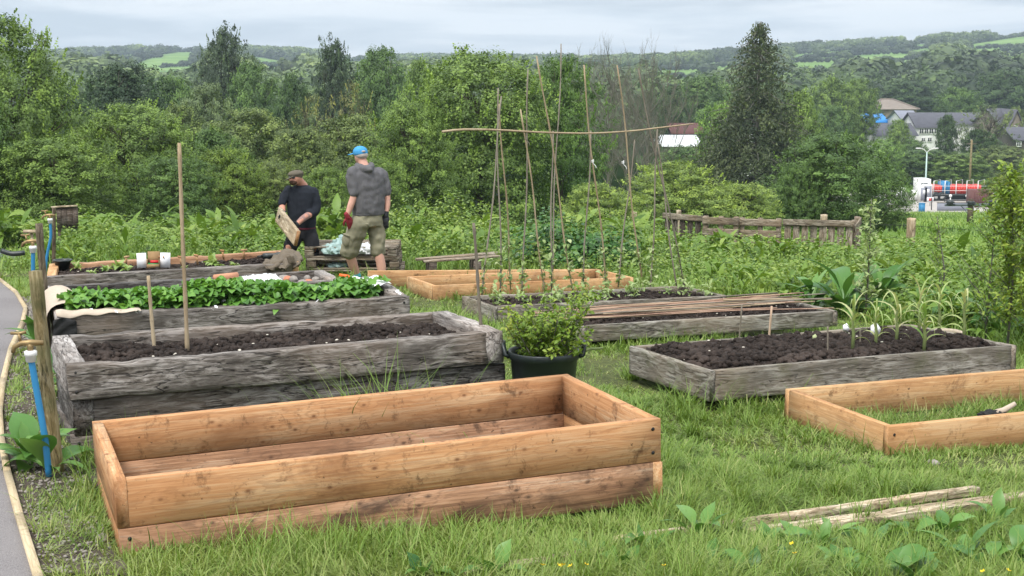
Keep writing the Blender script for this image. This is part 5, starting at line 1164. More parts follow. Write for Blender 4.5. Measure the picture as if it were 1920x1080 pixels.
# brown jacket over the bed corner
def blob_cloth(name, c, size, mat, label, cat, seed, fold=.25, flat=.0):
    v, f = sub(ico2, icof2); v, f = sub(v, f); s = 1+fold*snoise(v[:, 0]*5+v[:, 2]*2, v[:, 1]*5-v[:, 2], seed, 1.7, 3); V = v*s[:, None]*np.array(size); V[:, 2] = np.maximum(V[:, 2], -size[2]*.35)
    return tag(ob(name, mesh_np(name, V, f, mat, smooth=True), None, c), label, cat)
jk = [[(1040,290),(1090,262),(1130,262),(1180,250)],[]]
def jp(px, py, D): return unproj(300+px/5.4, 440+py/5.4, D)
rows = []
top = [(1045,285),(1110,262),(1180,232),(1235,180),(1290,152),(1350,158),(1395,195),(1420,250)]
bot = [(1048,292),(1080,355),(1150,362),(1200,362),(1235,362),(1270,360),(1330,350),(1425,305)]
for j in range(9):
    t = j/8; rows.append([jp(a[0]*(1-t)+b[0]*t+6*math.sin(j*2.2+i), a[1]*(1-t)+b[1]*t, 14.55-.35*math.sin(PI*min(1, t*1.1)*.5)-.05*math.sin(i*2.3+j*.5)+.10*math.cos(i*1.9+j)*t-.12*t) for i, (a, b) in enumerate(zip(top, bot))])
o = sheet('jacket', rows, M['jacket'], 'brown jacket draped over the corner of the farthest bed', 'jacket', .02, None, 3)
m_ = o.modifiers.new('folds', 'DISPLACE'); FT2 = bpy.data.textures.new('jacket_folds', 'STUCCI'); FT2.noise_scale = .09; m_.texture = FT2; m_.strength = .07; m_.texture_coords = 'LOCAL'
rows = [[jp(1280+16*i+10*j, 205+30*j+8*math.sin(i*2), 14.12-.03*math.sin(i*3)) for i in range(6)] for j in range(4)]
sheet('sleeve', rows, M['jacket'], None, None, .03, None, 2).parent = o
# cordless drill lying on the bed
p = unproj(517, 480, 14.6); o = thing('cordless_drill', p, 'black cordless drill lying beside the brown jacket', 'drill', None, (0, 0, .1)); MB().tube([(-.13, 0, 0), (-.08, 0, 0), (-.02, 0, .01), (.08, 0, .025), (.15, 0, .035)], [.03, .033, .02, .026, .03], 12).ob('body', M['black_plastic'], o, smooth=True); MB().tube([(.13, 0, .03), (.16, -.02, .0), (.17, -.02, -.06)], [.022, .024, .028], 10).ob('handle', M['black_plastic'], o, smooth=True); MB().tube([(-.13, 0, 0), (-.19, 0, -.005)], [.018, .008], 8).ob('chuck', M['screw'], o)
# ------------------------------------------------------------ tub with a shrub
p = gp(1021, 8.15); o = thing('garden_tub', p, 'black plastic tub with two handles standing behind the big new bed', 'tub')
zr = unproj(1021, 656, 8.15).z-p.z; R_ = 66/F*8.15*1.0
MB().lathe([(0, .0), (R_*.80, .0), (R_*.90, zr*.55), (R_*.97, zr-.05), (R_*1.02, zr-.045), (R_*1.05, zr-.005), (R_*1.03, zr), (R_*.97, zr-.004), (R_*.94, zr-.03), (R_*.80, zr-.09), (0, zr-.09)], (0, 0, 0), 40).ob('body', M['black_plastic'], o, smooth=True)
for s_ in (-1, 1):
    a_ = .0; MB().tube([(s_*R_*1.0, -.05, zr-.03), (s_*R_*1.13, -.05, zr-.02), (s_*R_*1.17, -.04, zr+.04), (s_*R_*1.17, .04, zr+.04), (s_*R_*1.13, .05, zr-.02), (s_*R_*1.0, .05, zr-.03)], .013, 10).ob('handle', M['black_plastic'], o, smooth=True)
rg = np.random.default_rng(9); V, Fq = lumps(np.stack([rg.uniform(-.6, .6, 400)*R_, rg.uniform(-.6, .6, 400)*R_, np.full(400, zr-.075)], -1), rg.uniform(.01, .025, 400), rg)
so_ = ob('tub_soil', mesh_np('tub_soil', V, Fq, M['soil']), None, p); tag(so_, 'dark soil in the black tub', 'soil', kind='stuff')
sh = thing('potted_shrub', p+Vector((0, 0, zr-.09)), 'bushy bright green shrub growing in the black tub', 'shrub'); mb = MB(); B_, Az, El, L_, W_, Dr = [], [], [], [], [], []
rr = random.Random(2); LP = []
stems = [(rr.uniform(0, 6.28), rr.uniform(.6, 1.4), rr.uniform(.16, .40)) for _ in range(54)]+[(PI*.98, .85, .46), (PI*1.05, .95, .42), (.1, .70, .52), (-.1, 1.05, .52), (.25, .85, .50), (.3, 1.1, .46), (PI*.9, 1.2, .42), (.05, .95, .54)]
for az, el, L in stems:
    q = [Vector((rr.uniform(-.08, .08), rr.uniform(-.08, .08), 0))]; d = Vector((math.cos(az)*math.cos(el), math.sin(az)*math.cos(el), math.sin(el)))
    for k in range(6): d = (d+Vector((rr.uniform(-.15, .15), rr.uniform(-.15, .15), rr.uniform(-.05, .12)))).normalized(); q.append(q[-1]+d*L/6)
    mb.tube(q, [.005*(1-.12*k) for k in range(7)], 5, False)
    for s in range(int(L*210)):
        t = rr.random()**.75*5.99; i_ = int(t); a_ = q[i_].lerp(q[i_+1], t-i_); LP.append(tuple(a_+Vector((rr.gauss(0, .018), rr.gauss(0, .018), rr.gauss(0, .016)))))
mb.ob('stems', M['dead'], sh); LP = np.array(LP); k = len(LP)
V, Fq, m_ = leaf_strips(LP, rg.uniform(0, 6.28, k), rg.uniform(-.2, 1.1, k), rg.uniform(.020, .040, k), rg.uniform(.012, .022, k), rg.uniform(0, 1.4, k), (.2, .9, 1, .05), .1, rg.normal(0, .5, k))
ob('leaves', mesh_np('leaves', V, Fq, M['shrub'], np.repeat(np.clip(.5+.25*snoise(LP[:, 0]*14, LP[:, 1]*14+LP[:, 2]*9, 4, 1)+rg.normal(0, .15, k), 0, 1), m_)), sh)
mb = MB(); q = [(.0, -.05, .0), (.12, -.05, .05), (.26, -.03, .10), (.34, 0, .10)]; mb.tube(q, [.012, .012, .009, .006], 8).ob('leaning_branch', M['stem'], sh)
# ------------------------------------------------------------ boards, bench, pallets, bags
def plank(a, b, wd, th, mat, label, name='plank', group=None, roll=0.0, cat='plank', old=.4, seed=3):
    a, b = Vector(a), Vector(b); d = b-a; o = ob(name, board_me(name, d.length, wd, th, mat, old, seed), None, (a+b)/2, (roll, -math.asin(d.z/d.length), math.atan2(d.y, d.x))); return tag(o, label, cat, group)
def lay(px1, py1, px2, py2, off): return atg(px1, py1, off), atg(px2, py2, off)
G_ = 'loose planks in the grass'
a, b = lay(1000, 1023, 1720, 962, .05); a, b = atg(1405, 1001, .03), atg(1880, 938, .055); plank(a, b+(b-a)*.25, .085, .045, M['old_plank'], 'nearer grey split plank lying in the grass at bottom right', group=G_, seed=5, old=1)
a, b = atg(1150, 1013, .03), atg(1830, 921, .055); plank(a, b, .045, .04, M['old_plank'], 'farther narrow plank lying parallel to the split one', group=G_, seed=6, old=1)
a, b = atg(870, 1078, .03), atg(1130, 1035, .035); plank(a, b, .04, .025, M['old_plank'], 'lowest buried plank edge at the bottom of the picture', group=G_, seed=8, old=1)
# planks behind the empty low frame
a, b = unproj(690, 531, 16.9), unproj(768, 527, 17.2); a.z = float(ground(a.x, a.y))+.12; d = (unproj(1119, 508, 17.9)-a); e = a+d
e.z = float(ground(e.x, e.y))+.12; plank(a, e, .045, .19, M['larch_pale'], 'long new plank on edge behind the low empty frame', 'new_plank', None, 0, 'plank', 0, 4)
plank(a+Vector((.5, .22, .03)), e+Vector((.0, .26, .03)), .15, .045, M['larch_pale'], 'second new plank lying flat behind the one on edge', 'new_plank', None, .1, 'plank', 0, 5)
# low grey bench of pallet boards
c = gp(862, 18.6); o = thing('low_bench', c, 'low grey bench of old boards in the weeds behind the empty frame', 'bench', None, (0, 0, .2))
for k, (y, z, L, x) in enumerate(((-.12, .30, 1.0, .0), (.05, .31, 1.05, -.05), (.2, .30, .9, .08))): ob('seat_board', board_me('seat_board', L, .11, .025, M['pallet'], .5, 60+k), o, (x, y, z), (0, -.05, 0))
for x in (-.38, .2): MB().box((x, 0, .13), (.10, .34, .29)).ob('leg', M['dark_pallet'], o)
ob('lower_board', board_me('lower_board', 1.0, .08, .02, M['pallet'], .5, 70), o, (0, -.13, .06))
# stacked pallets
def pallet(loc, rz, label, L=1.2, Wd=.8, tilt=(0, 0), group='stacked pallets', mat='pallet', nm='pallet', up=False):
    o = thing(nm, loc, label, 'pallet', group, (tilt[0], tilt[1], rz)); n = 5
    for k in range(n): ob('deck_board', board_me('deck_board', L, .10, .02, M[mat], .5, int(L*10)+k*7+int(loc[0]*10) % 50), o, (0, -Wd/2+.05+k*(Wd-.1)/(n-1), .134))
    for k in range(3): ob('base_board', board_me('base_board', L, .10, .02, M[mat], .5, 30+k), o, (0, (k-1)*(Wd/2-.05), .010))
    for x in (-1, 0, 1): ob('cross_board', board_me('cross_board', Wd, .12, .02, M[mat], .5, 40+x), o, (x*(L/2-.06), 0, .114), (0, 0, PI/2))
    for x in (-1, 0, 1):
        for y in (-1, 0, 1): ob('block', board_me('block', .12, .10, .078, M[mat], .3, 50+x+3*y), o, (x*(L/2-.06), y*(Wd/2-.05), .061))
    return o
c = gp(668, 19.0); pallet(c+Vector((.02, 0, .0)), .05, 'lower of two grey pallets stacked behind the man in shorts'); pallet(c+Vector((-.03, 0, .150)), .02, 'upper of two grey pallets stacked behind the man in shorts'); pallet(c+Vector((-.05, .02, .300)), .0, 'topmost broken pallet with bags inside it')
def bag(px, py, D, size, mat, label, seed): return blob_cloth('sack', unproj(px, py, D), size, mat, label, 'bag', seed, .35)
M['teal_bag'] = simple('teal_bag', (.30, .42, .40), .45, .5, 9, .45, .5)
bag(628, 470, 18.7, (.17, .14, .09), M['teal_bag'], 'teal and white plastic sack slumped on the left of the pallets', 3); bag(645, 459, 18.85, (.12, .12, .12), M['teal_bag'], 'upright teal sack behind the man in shorts', 6)
bag(683, 470, 18.7, (.17, .13, .09), M['plastic_sheet'], 'white plastic sack on the pallets between the legs of the man', 4); bag(632, 498, 18.75, (.12, .1, .035), M['teal_bag'], 'flat teal sack poking out under the pallets', 5)
# pallet compost bins at the back right
def panel(px0, px1, D0, D1, top, kind, label, mat, nm='upright_pallet', h=1.0):
    a, b = unproj(px0, top, D0), unproj(px1, top+2, D1); d = Vector((b.x-a.x, b.y-a.y, 0)); L = d.length; c = (a+b)/2; o = thing(nm, (c.x, c.y, c.z-h), label, 'pallet', 'upright pallets of the compost bin', (0, 0, math.atan2(d.y, d.x)))
    if kind == 'v':
        n = int(L/.135)
        for k in range(n): ob('slat', board_me('slat', h*.97, .022, .105, M[mat], .6, 80+k), o, (-L/2+.06+k*(L-.12)/(n-1), -.01, h*.49), (0, -PI/2, 0))
        for z in (h*.93, h*.5, .08): ob('rail', board_me('rail', L, .04, .09, M[mat], .5, 90+int(z*10)), o, (0, .04, z))
        ob('top_rail', board_me('top_rail', L+.03, .03, .10, M['pallet'], .5, 97), o, (0, -.04, h*.95))
    else:
        for k in range(5): ob('slat', board_me('slat', L, .022, .12, M[mat], .6, 80+k), o, (0, -.03, h*.93-k*.19))
        for x in (-L/2+.05, 0, L/2-.05): ob('upright', board_me('upright', h, .09, .08, M[mat], .5, 99), o, (x, .03, h*.5), (0, PI/2, 0))
    return o
panel(1247, 1330, 25.2, 24.6, 401, 'v', 'dark brown upright pallet at the left end of the compost bin', 'dark_pallet'); panel(1318, 1386, 24.3, 24.1, 405, 'h', 'grey pallet with horizontal slats, second from left in the bin', 'pallet'); panel(1386, 1466, 24.2, 24.0, 408, 'h', 'wider grey horizontal slat pallet in the middle of the bin', 'pallet'); panel(1470, 1600, 23.2, 23.0, 411, 'v', 'pale upright pallet with vertical slats at the right of the bin', 'pallet')
panel(1600, 1611, 23.1, 24.4, 412, 'h', 'narrow grey pallet side closing the right end of the bin', 'pallet')
def fpost(px, top, D, wd, label): 
    a = gp(px, D); b = unproj(px, top, D); h = b.z-a.z; o = ob('fence_post', board_me('fence_post', h, wd, wd, M['old_plank'], .4, int(px)), None, (a.x, a.y, a.z+h/2), (0, PI/2, .3)); tag(o, label, 'post', 'square fence posts')
fpost(1274, 394, 26, .07, 'square post standing behind the dark left pallet'); fpost(1547, 402, 25, .09, 'square post standing behind the pale right pallet'); fpost(1712, 409, 22, .10, 'pale square fence post standing alone right of the pallets'); fpost(1190, 397, 26.5, .08, 'small square post among weeds left of the pallets')
for k, dz in enumerate((.12, .32)):
    P = [unproj(x, y+dz*0, d)-Vector((0, 0, dz)) for x, y, d in ((1547,402,25),(1712,409,22),(1818,416,21.4),(1990,430,20.5))]; mb = MB(); mb.tube(P, .003, 5); tag(mb.ob('fence_wire', M['screw']), ['upper', 'lower'][k]+' wire strung between the square fence posts', 'wire')
a = gp(1818, 21.6); b = unproj(1818, 385, 21.6); 
# power pole with a cross arm and three insulators
D = 62; b = unproj(1820, 384, D); g = float(ground(b.x, D)); o = thing('utility_pole', (b.x, D, g), 'wooden pole with a cross arm and three dark insulators at right', 'pole'); h = b.z-g
MB().tube([(0, 0, 0), (0, 0, h+.25)], [.14, .11], 10).ob('pole', M['post_dark'], o, smooth=True); MB().box((0, 0, h), (2.3, .10, .10)).ob('cross_arm', M['membrane'], o, rot=(0, 0, .1))
MB().tube([(-.45, 0, h), (0, 0, h-.5), (.45, 0, h)], .02, 6).ob('brace', M['membrane'], o)
for x in (-.92, 0, .98): MB().lathe([(0, -.10), (.08, -.10), (.20, -.04), (.12, 0), (.21, .06), (.10, .12), (0, .16)], (0, 0, 0), 14).ob('insulator', M['black_plastic'], o, (x, x*.1, h+(.07 if x else .05)))
# stones, white scraps
for i_, (px, py, s, lb, mt) in enumerate([(1268,930,.035,'pale pinkish stone in the grass right of the big new bed','white_stone'),(1168,945,.018,'small white stone by the lower corner of the big new bed','white_stone'),(62,820,.02,'stone beside the blue pipe foot','stone'),(1750,868,.03,'grey flat stone under the right new frame','stone'),(190,1010,.03,'grey stone in front of the left corner of the big new bed','stone'),(60,895,.02,'small stone between edging and leaning post','stone')]):
    p = atg(px, py, .01); V, Fq = lumps(np.array([[0, 0, .0]]), [s], np.random.default_rng(i_), (ico2, icof2), .14, .6); o = ob('stone', mesh_np('stone', V, Fq, M[mt], smooth=True), None, p); tag(o, lb, 'stone')
# round tyre edge in the weeds
p = gp(1785, 12.4, .10); mb = MB(); mb.lathe([(.155, -.02), (.175, .0), (.16, .02), (.15, .0), (.155, -.02)], (0, 0, 0), 28); tag(mb.ob('ring_planter', M['fabric_cream'], None, p, (.05, -.04, 0), smooth=True), 'pale round rim half hidden in weeds at right', 'planter'); MB().lathe([(.158, -.10), (.158, .0)], (0, 0, 0), 28).ob('wall', M['stone'], bpy.data.objects['ring_planter'])
o = sheet('dead_leaf', [[gp(1880+12*i, 11.8, .05+.02*math.sin(i*2+j))+Vector((0, .06*j, 0)) for i in range(6)] for j in range(4)], M['jacket'], 'brown crumpled rag in the grass at the right edge', 'rag')
# rag and pale root at the far end of the right frame
p = bw('J', 1.05, .35, -.10); o = blob_cloth('glove', p, (.09, .05, .03), M['fabric_black'], 'black and cream work glove lying in the right frame', 'glove', 8); MB().tube([(0, 0, .01), (.06, .0, .03), (.13, .01, .07)], [.022, .02, .014], 8).ob('cuff', M['fabric_cream'], o, smooth=True)
# orange handled tool by the man's feet
p = unproj(655, 522, 16.6); o = thing('hand_saw', (p.x, p.y, p.z), 'orange handled saw lying by the feet of the man in shorts', 'saw', None, (0, .05, -.1)); M['orange'] = simple('orange_plastic', (.75, .12, .02), .5); MB().tube([(-.12, 0, .03), (-.02, 0, .02), (.03, 0, .0)], [.02, .022, .018], 10).ob('handle', M['orange'], o, smooth=True); MB().box((.22, 0, .0), (.42, .012, .05)).ob('blade', M['black_plastic'], o)
# tall thin saplings and weeds against the field
def sapling(px, D, top, label, n=130, sd=1, w=.16, leafL=.06, mat='corn', vb=.1, leans=0):
    a = gp(px, D); b = unproj(px+leans, top, D); h = b.z-a.z; o = thing('sapling', a, label, 'sapling', 'thin saplings'); r = np.random.default_rng(sd); mb = MB(); LPt = []
    mb.tube([(0, 0, 0), (.02, 0, h*.5), (b.x-a.x, 0, h)], [.012, .008, .003], 6)
    for k in range(34):
        z = h*r.uniform(.15, .97); az = r.uniform(0, 6.28); L = w*(1.15-z/h)*r.uniform(.5, 1.3)+.05; s = np.array([(b.x-a.x)*z/h, 0, z]); e = s+np.array([math.cos(az)*L, math.sin(az)*L, L*1.1]); mb.tube([s, (s+e)/2+np.array([0, 0, -.01]), e], [.004, .003, .001], 4, False)
        for t in r.uniform(.1, 1, n//34): LPt.append(s+(e-s)*t)
    for t in r.uniform(.2, 1, n//4): LPt.append(np.array([(b.x-a.x)*t, 0, t*h]))
    mb.ob('stem', M['dead'], o); LPt = np.array(LPt)+r.normal(0, .03, (len(LPt), 3)); k = len(LPt)
    V, Fq, m_ = leaf_strips(LPt, r.uniform(0, 6.28, k), r.uniform(-.3, 1.2, k), leafL*r.uniform(.6, 1.3, k), leafL*.4*r.uniform(.8, 1.2, k), r.uniform(0, 1.2, k), (.2, 1, .8, .05), .1, r.normal(0, .5, k)); ob('leaves', mesh_np('leaves', V, Fq, M[mat], np.repeat(np.clip(r.normal(vb, .15, k), 0, 1), m_)), o)
sapling(1905, 11.6, 325, 'tall leafy sapling with yellow green shoots at the right edge', 1500, 3, .34, .055, 'shrub', .55, -8)
sapling(1862, 12.4, 395, 'shorter sapling left of the one at the right edge', 900, 4, .30, .05, 'weed', .5, 6)
sapling(1632, 14.3, 372, 'thin pale shoot rising above the large comfrey clump', 320, 5, .09, .065, 'pale_leaf', .5, 2)
sapling(1940, 11.4, 345, 'sapling cut by the right picture edge', 1300, 7, .34, .055, 'shrub', .6, 0)
sapling(1775, 14.0, 405, 'thin yellowish weed stem before the open field', 200, 6, .12, .05, 'weed', .7, -18)
sapling(862, 21.5, 408, 'brown seeded dock spike at the left of the pea frame', 260, 8, .05, .04, 'dry', .5, 0) if 'dry' in M else None
# ------------------------------------------------------------ people
def cloth_mat(name, col, sc=9, stretch=(1, 1, .35), bs=.6, var=.25):
    m, nt = new_mat(name); v = objco(nt, False, stretch); n = noise(nt, v, sc, 4, .6, .6); n2 = noise(nt, v, 60, 3)
    c = mixc(nt, n, tuple(x*(1-var) for x in col), tuple(min(1, x*(1+var)) for x in col)); finish(nt, c, .92, n, bs, .03, .15); return m
M['skin'] = simple('skin', (.56, .31, .235), .55, .1, 20, .12); M['skin_red'] = simple('skin_ruddy', (.50, .235, .165), .55, .1, 20, .15)
M['hoodie'] = cloth_mat('grey_cloth', (.115, .112, .118)); M['shorts'] = cloth_mat('khaki_cloth', (.22, .205, .14), 7); M['jumper'] = cloth_mat('navy_cloth', (.018, .021, .028)); M['black_cloth'] = cloth_mat('black_cloth', (.014, .014, .016))
M['cap_blue'] = cloth_mat('blue_cloth', (.06, .27, .52), 12, (1, 1, 1), .2, .1); M['cap_olive'] = cloth_mat('olive_cloth', (.115, .10, .075), 12, (1, 1, 1), .3); M['glove_red'] = simple('red_glove', (.22, .02, .03), .8, .3, 30, .3); M['glove_black'] = simple('black_glove', (.016, .017, .02), .7, .3, 30, .3)
M['sock_blue'] = simple('turquoise_sock', (.08, .45, .52), .9, .2, 30, .1); M['sock_red'] = simple('red_sock', (.42, .09, .04), .9, .2, 30, .1); M['beard'] = simple('brown_beard', (.07, .035, .022), .95, .6, 60, .4); M['hair_grey'] = simple('grey_hair', (.36, .31, .27), .9, .6, 60, .3); M['tattoo'] = simple('tattooed_skin', (.28, .17, .15), .6, .1, 30, .45)
FT = bpy.data.textures.new('folds', 'STUCCI'); FT.noise_scale = .07; FT.turbulence = 9
FOLD = {'hooded_top': .017, 'shorts': .024, 'jumper': .012, 'trousers': .010}
class Fig:
    def __init__(s, D, org, label, cat='person', group=None):
        s.D = D; s.o = thing('person', org, label, cat); s.org = Vector(org)
    def j(s, px, py, dd=0.0): return unproj(px, py, s.D+dd)-s.org
    def part(s, name, shapes, mat, vox=.012, parent=None, sm=4, noise_=0.0):
        mb = MB()
        for sh in shapes:
            if sh[0] == 't':                 # round limb through joints with radii, rounded ends
                P = smooth_path(sh[1], 4); k = len(sh[1]); R = np.interp(np.linspace(0, k-1, len(P)), range(k), sh[2])
                d0 = P[0]-P[1]; d0 /= np.linalg.norm(d0); d1 = P[-1]-P[-2]; d1 /= np.linalg.norm(d1)
                P = np.concatenate([[P[0]+d0*R[0]*.7], [P[0]+d0*R[0]*.4], P, [P[-1]+d1*R[-1]*.4], [P[-1]+d1*R[-1]*.7]]); R = np.concatenate([[R[0]*.45], [R[0]*.85], R, [R[-1]*.85], [R[-1]*.45]])
                if len(sh) > 3 and sh[3] == 'open': P, R = P[2:-2], R[2:-2]
                mb.tube(P, R, 14)
            elif sh[0] == 'l':               # torso loft: rings (centre, side vector, rx, ry)
                a = np.linspace(0, 2*PI, 28, endpoint=False); V = []
                for c, sv, rx, ry in sh[1]:
                    sv = Vector((sv[0], sv[1], 0)).normalized(); fv = Vector((-sv.y, sv.x, 0))
                    for t in a:
                        ct, st = math.cos(t), math.sin(t); e = .82; ct = math.copysign(abs(ct)**e, ct); st = math.copysign(abs(st)**e, st)
                        V.append(tuple(Vector(c)+sv*rx*ct+fv*ry*st))
                k = len(sh[1]); i = np.arange(k-1)[:, None]*28; q = np.arange(28)[None]; q2 = (q+1) % 28
                mb.add(V, [np.stack([i+q, i+q2, i+28+q2, i+28+q], -1).reshape(-1, 4), np.array([np.arange(28)[::-1], np.arange(28)+(k-1)*28])])
            elif sh[0] == 's':               # ellipsoid: centre, radii, rotation
                v, f = sub(ico2, icof2); R3 = np.array(sh[3])[:3, :3] if len(sh) > 3 else np.eye(3); mb.add((v*np.array(sh[2]))@R3.T+np.array(sh[1]), f)
        o = mb.ob(name, mat, parent or s.o, smooth=True)
        m_ = o.modifiers.new('r', 'REMESH'); m_.mode = 'VOXEL'; m_.voxel_size = vox; m_.use_smooth_shade = True
        m_ = o.modifiers.new('s', 'SMOOTH'); m_.factor = .5; m_.iterations = sm
        if name in FOLD: m_ = o.modifiers.new('folds', 'DISPLACE'); m_.texture = FT; m_.strength = FOLD[name]; m_.mid_level = .5; m_.texture_coords = 'LOCAL'
        return o
    def hand(s, name, wrist, tip, side, mat, curl=.5, scale=1.0, palm=None):
        """glove or hand: palm and five fingers running from wrist towards tip; side = direction of the thumb"""
        w, t = Vector(wrist), Vector(tip); d = (t-w).normalized(); sd = Vector(side); sd = (sd-d*sd.dot(d)).normalized(); nrm = d.cross(sd); L = .19*scale; sh = []
        Rm = np.array([[d.x, sd.x, nrm.x], [d.y, sd.y, nrm.y], [d.z, sd.z, nrm.z]]); sh.append(('s', tuple(w+d*.055*scale), (.055*scale, .042*scale, .018*scale), Rm)); sh.append(('t', [tuple(w-d*.03), tuple(w+d*.02)], [.029*scale, .030*scale]))
        for k, (off, ln) in enumerate(((.030, .070), (.011, .082), (-.009, .076), (-.028, .058))):
            b = w+d*.09*scale+sd*off*scale; c = curl; p1 = b+(d*math.cos(c*.5)+nrm*math.sin(c*.5))*ln*.45*scale; p2 = p1+(d*math.cos(c*1.5)+nrm*math.sin(c*1.5))*ln*.32*scale; p3 = p2+(d*math.cos(c*2.4)+nrm*math.sin(c*2.4))*ln*.26*scale
            sh.append(('t', [tuple(b), tuple(p1), tuple(p2), tuple(p3)], [.0105*scale, .0098*scale, .0092*scale, .008*scale]))
        b = w+d*.03*scale+sd*.032*scale; sh.append(('t', [tuple(b), tuple(b+(d*.5+sd*.7)*.035*scale), tuple(b+(d*.85+sd*.55+nrm*.3)*.068*scale)], [.014*scale, .0115*scale, .009*scale]))
        return s.part(name, sh, mat, .005, None, 1)
def sv(a): a = math.radians(a); return (math.cos(a), math.sin(a))
# ---- man in blue cap, seen from behind, walking away to the left
f = Fig(17.8, gp(690, 17.8), 'man seen from behind in blue cap, grey hooded top and khaki shorts, walking'); J = f.j; o = f.o; S_l = sv(32)
nk = J(682, 309, .0); ch = J(688, 332); wa = J(689, 385); hp = J(689, 412); hd = J(676, 292, .05)
# body: one skin surface
f.part('body', [('l', [(J(689, 425), S_l, .16, .11), (J(689, 400), S_l, .15, .11), (J(688, 365), S_l, .15, .10), (J(687, 332), S_l, .17, .10), (J(684, 315), S_l, .10, .07)]),
  ('t', [J(684, 316), J(680, 304, .02), J(677, 296, .04)], [.066, .060, .062]), ('s', J(676, 291, .05), (.076, .092, .105)), ('s', J(674, 297, .09), (.055, .075, .08)), ('s', J(666.5, 292, .075), (.013, .02, .02)), ('s', J(671.5, 293, .02), (.012, .018, .030)), ('s', J(686, 294, .09), (.010, .016, .028)),
  ('t', [J(660, 322, -.12), J(663, 345, -.14), J(664, 364, -.15), J(658, 384, -.17), J(651, 404, -.19)], [.055, .05, .045, .043, .029]),
  ('t', [J(716, 326, .12), J(722, 346, .12), J(725, 364, .1), J(726, 384, .08), J(724, 400, .05)], [.055, .05, .045, .041, .028]),
  ('t', [J(674, 415, -.08), J(664, 445, -.02), J(656, 472, .0), J(661, 494, .05), J(667, 508, .08), J(671, 521, .10)], [.095, .085, .062, .064, .047, .036]),
  ('t', [J(705, 415, .08), J(708, 445, .05), J(711, 478, .02), J(715, 500, .02), J(716, 515, .01), J(716, 531, .0)], [.095, .08, .060, .060, .046, .036]),
  ('t', [J(671, 521, .10), J(676, 530, .04)], [.035, .03]), ('t', [J(716, 531), J(713, 535, .1)], [.035, .03])], M['skin'], .011)
f.part('hooded_top', [('l', [(J(691, 403), S_l, .195, .135), (J(691, 396), S_l, .205, .145), (J(690, 378), S_l, .212, .150), (J(689, 352), S_l, .225, .150), (J(688, 334), S_l, .236, .146), (J(687, 324), S_l, .222, .135), (J(685, 317), S_l, .165, .11), (J(683, 309, .01), S_l, .085, .08)]),
  ('t', [J(667, 321, -.09), J(661, 326, -.12), J(661, 338, -.13), J(663, 352, -.14), J(665, 363, -.15)], [.072, .080, .080, .073, .066]), ('t', [J(709, 323, .11), J(716, 329, .12), J(720, 341, .12), J(724, 353, .1), J(725.5, 362, .1)], [.07, .078, .076, .066, .060]),
  ('t', [J(668, 309, .02), J(675, 313, -.08), J(686, 316.5, -.12), J(696, 313, -.04), J(695, 307, .06)], [.028, .042, .050, .042, .026]), ('s', J(688, 319, -.12), (.075, .05, .040))], M['hoodie'], .011)
f.part('waistband', [('l', [(J(690, 403), S_l, .195, .137), (J(690, 399.5), S_l, .203, .144)])], M['hoodie'], .009)
f.part('shorts', [('l', [(J(690, 398), S_l, .178, .125), (J(690, 410), S_l, .19, .14), (J(689, 424), S_l, .185, .145)]),
  ('t', [J(675, 416, -.08), J(668, 436, -.05), J(660, 455, -.02), J(655, 472, .0)], [.125, .128, .118, .118], 'o'), ('t', [J(703, 416, .08), J(706, 436, .06), J(708, 455, .04), J(709, 474, .03)], [.118, .112, .098, .086], 'o')], M['shorts'], .011)
f.part('cargo_pocket', [('s', J(649, 450, -.13), (.055, .03, .085))], M['shorts'], .009); f.part('pocket_flap', [('s', J(651, 441, -.15), (.062, .022, .018), Matrix.Rotation(.35, 3, 'Y'))], M['shorts'], .007); f.part('back_pocket', [('s', J(684, 420, -.165), (.06, .012, .012), Matrix.Rotation(.08, 3, 'Y'))], M['shorts'], .006)
c = f.part('cap', [('s', J(675.5, 284.5, .05), (.092, .108, .072)), ('s', J(676, 287, .05), (.093, .109, .05))], M['cap_blue'], .007); f.part('brim', [('s', J(662, 288, .16), (.075, .075, .008), Matrix.Rotation(-.25, 3, 'Y'))], M['cap_blue'], .005, c)
f.part('hair', [('s', J(678, 291, .03), (.082, .090, .055))], M['hair_grey'], .007); f.part('cap_strap_gap', [('s', J(681, 284, -.035), (.030, .022, .014))], M['hair_grey'], .004)
f.hand('glove', J(651, 405, -.19), J(660, 428, -.15), Vector((-.8, -.4, 0)), M['glove_red'], .35, 1.15); f.hand('glove', J(724, 402, .05), J(722, 424, .02), Vector((-.9, .2, 0)), M['glove_black'], .5, 1.15)
f.part('sock', [('t', [J(669, 514, .09), J(671.5, 522, .10)], [.047, .043])], M['sock_blue'], .007); f.part('sock', [('t', [J(716, 530), J(716, 535, .01)], [.043, .043])], M['sock_red'], .007)
f.part('shoe', [('t', [J(668, 525, .10), J(675, 528, .03), J(684, 531, -.06)], [.046, .046, .034]), ('s', J(671, 522, .10), (.05, .05, .045))], M['black_cloth'], .008)
f.part('shoe', [('t', [J(717, 537, -.02), J(712, 538, .12), J(709, 538.5, .18)], [.042, .042, .036])], M['black_cloth'], .008)
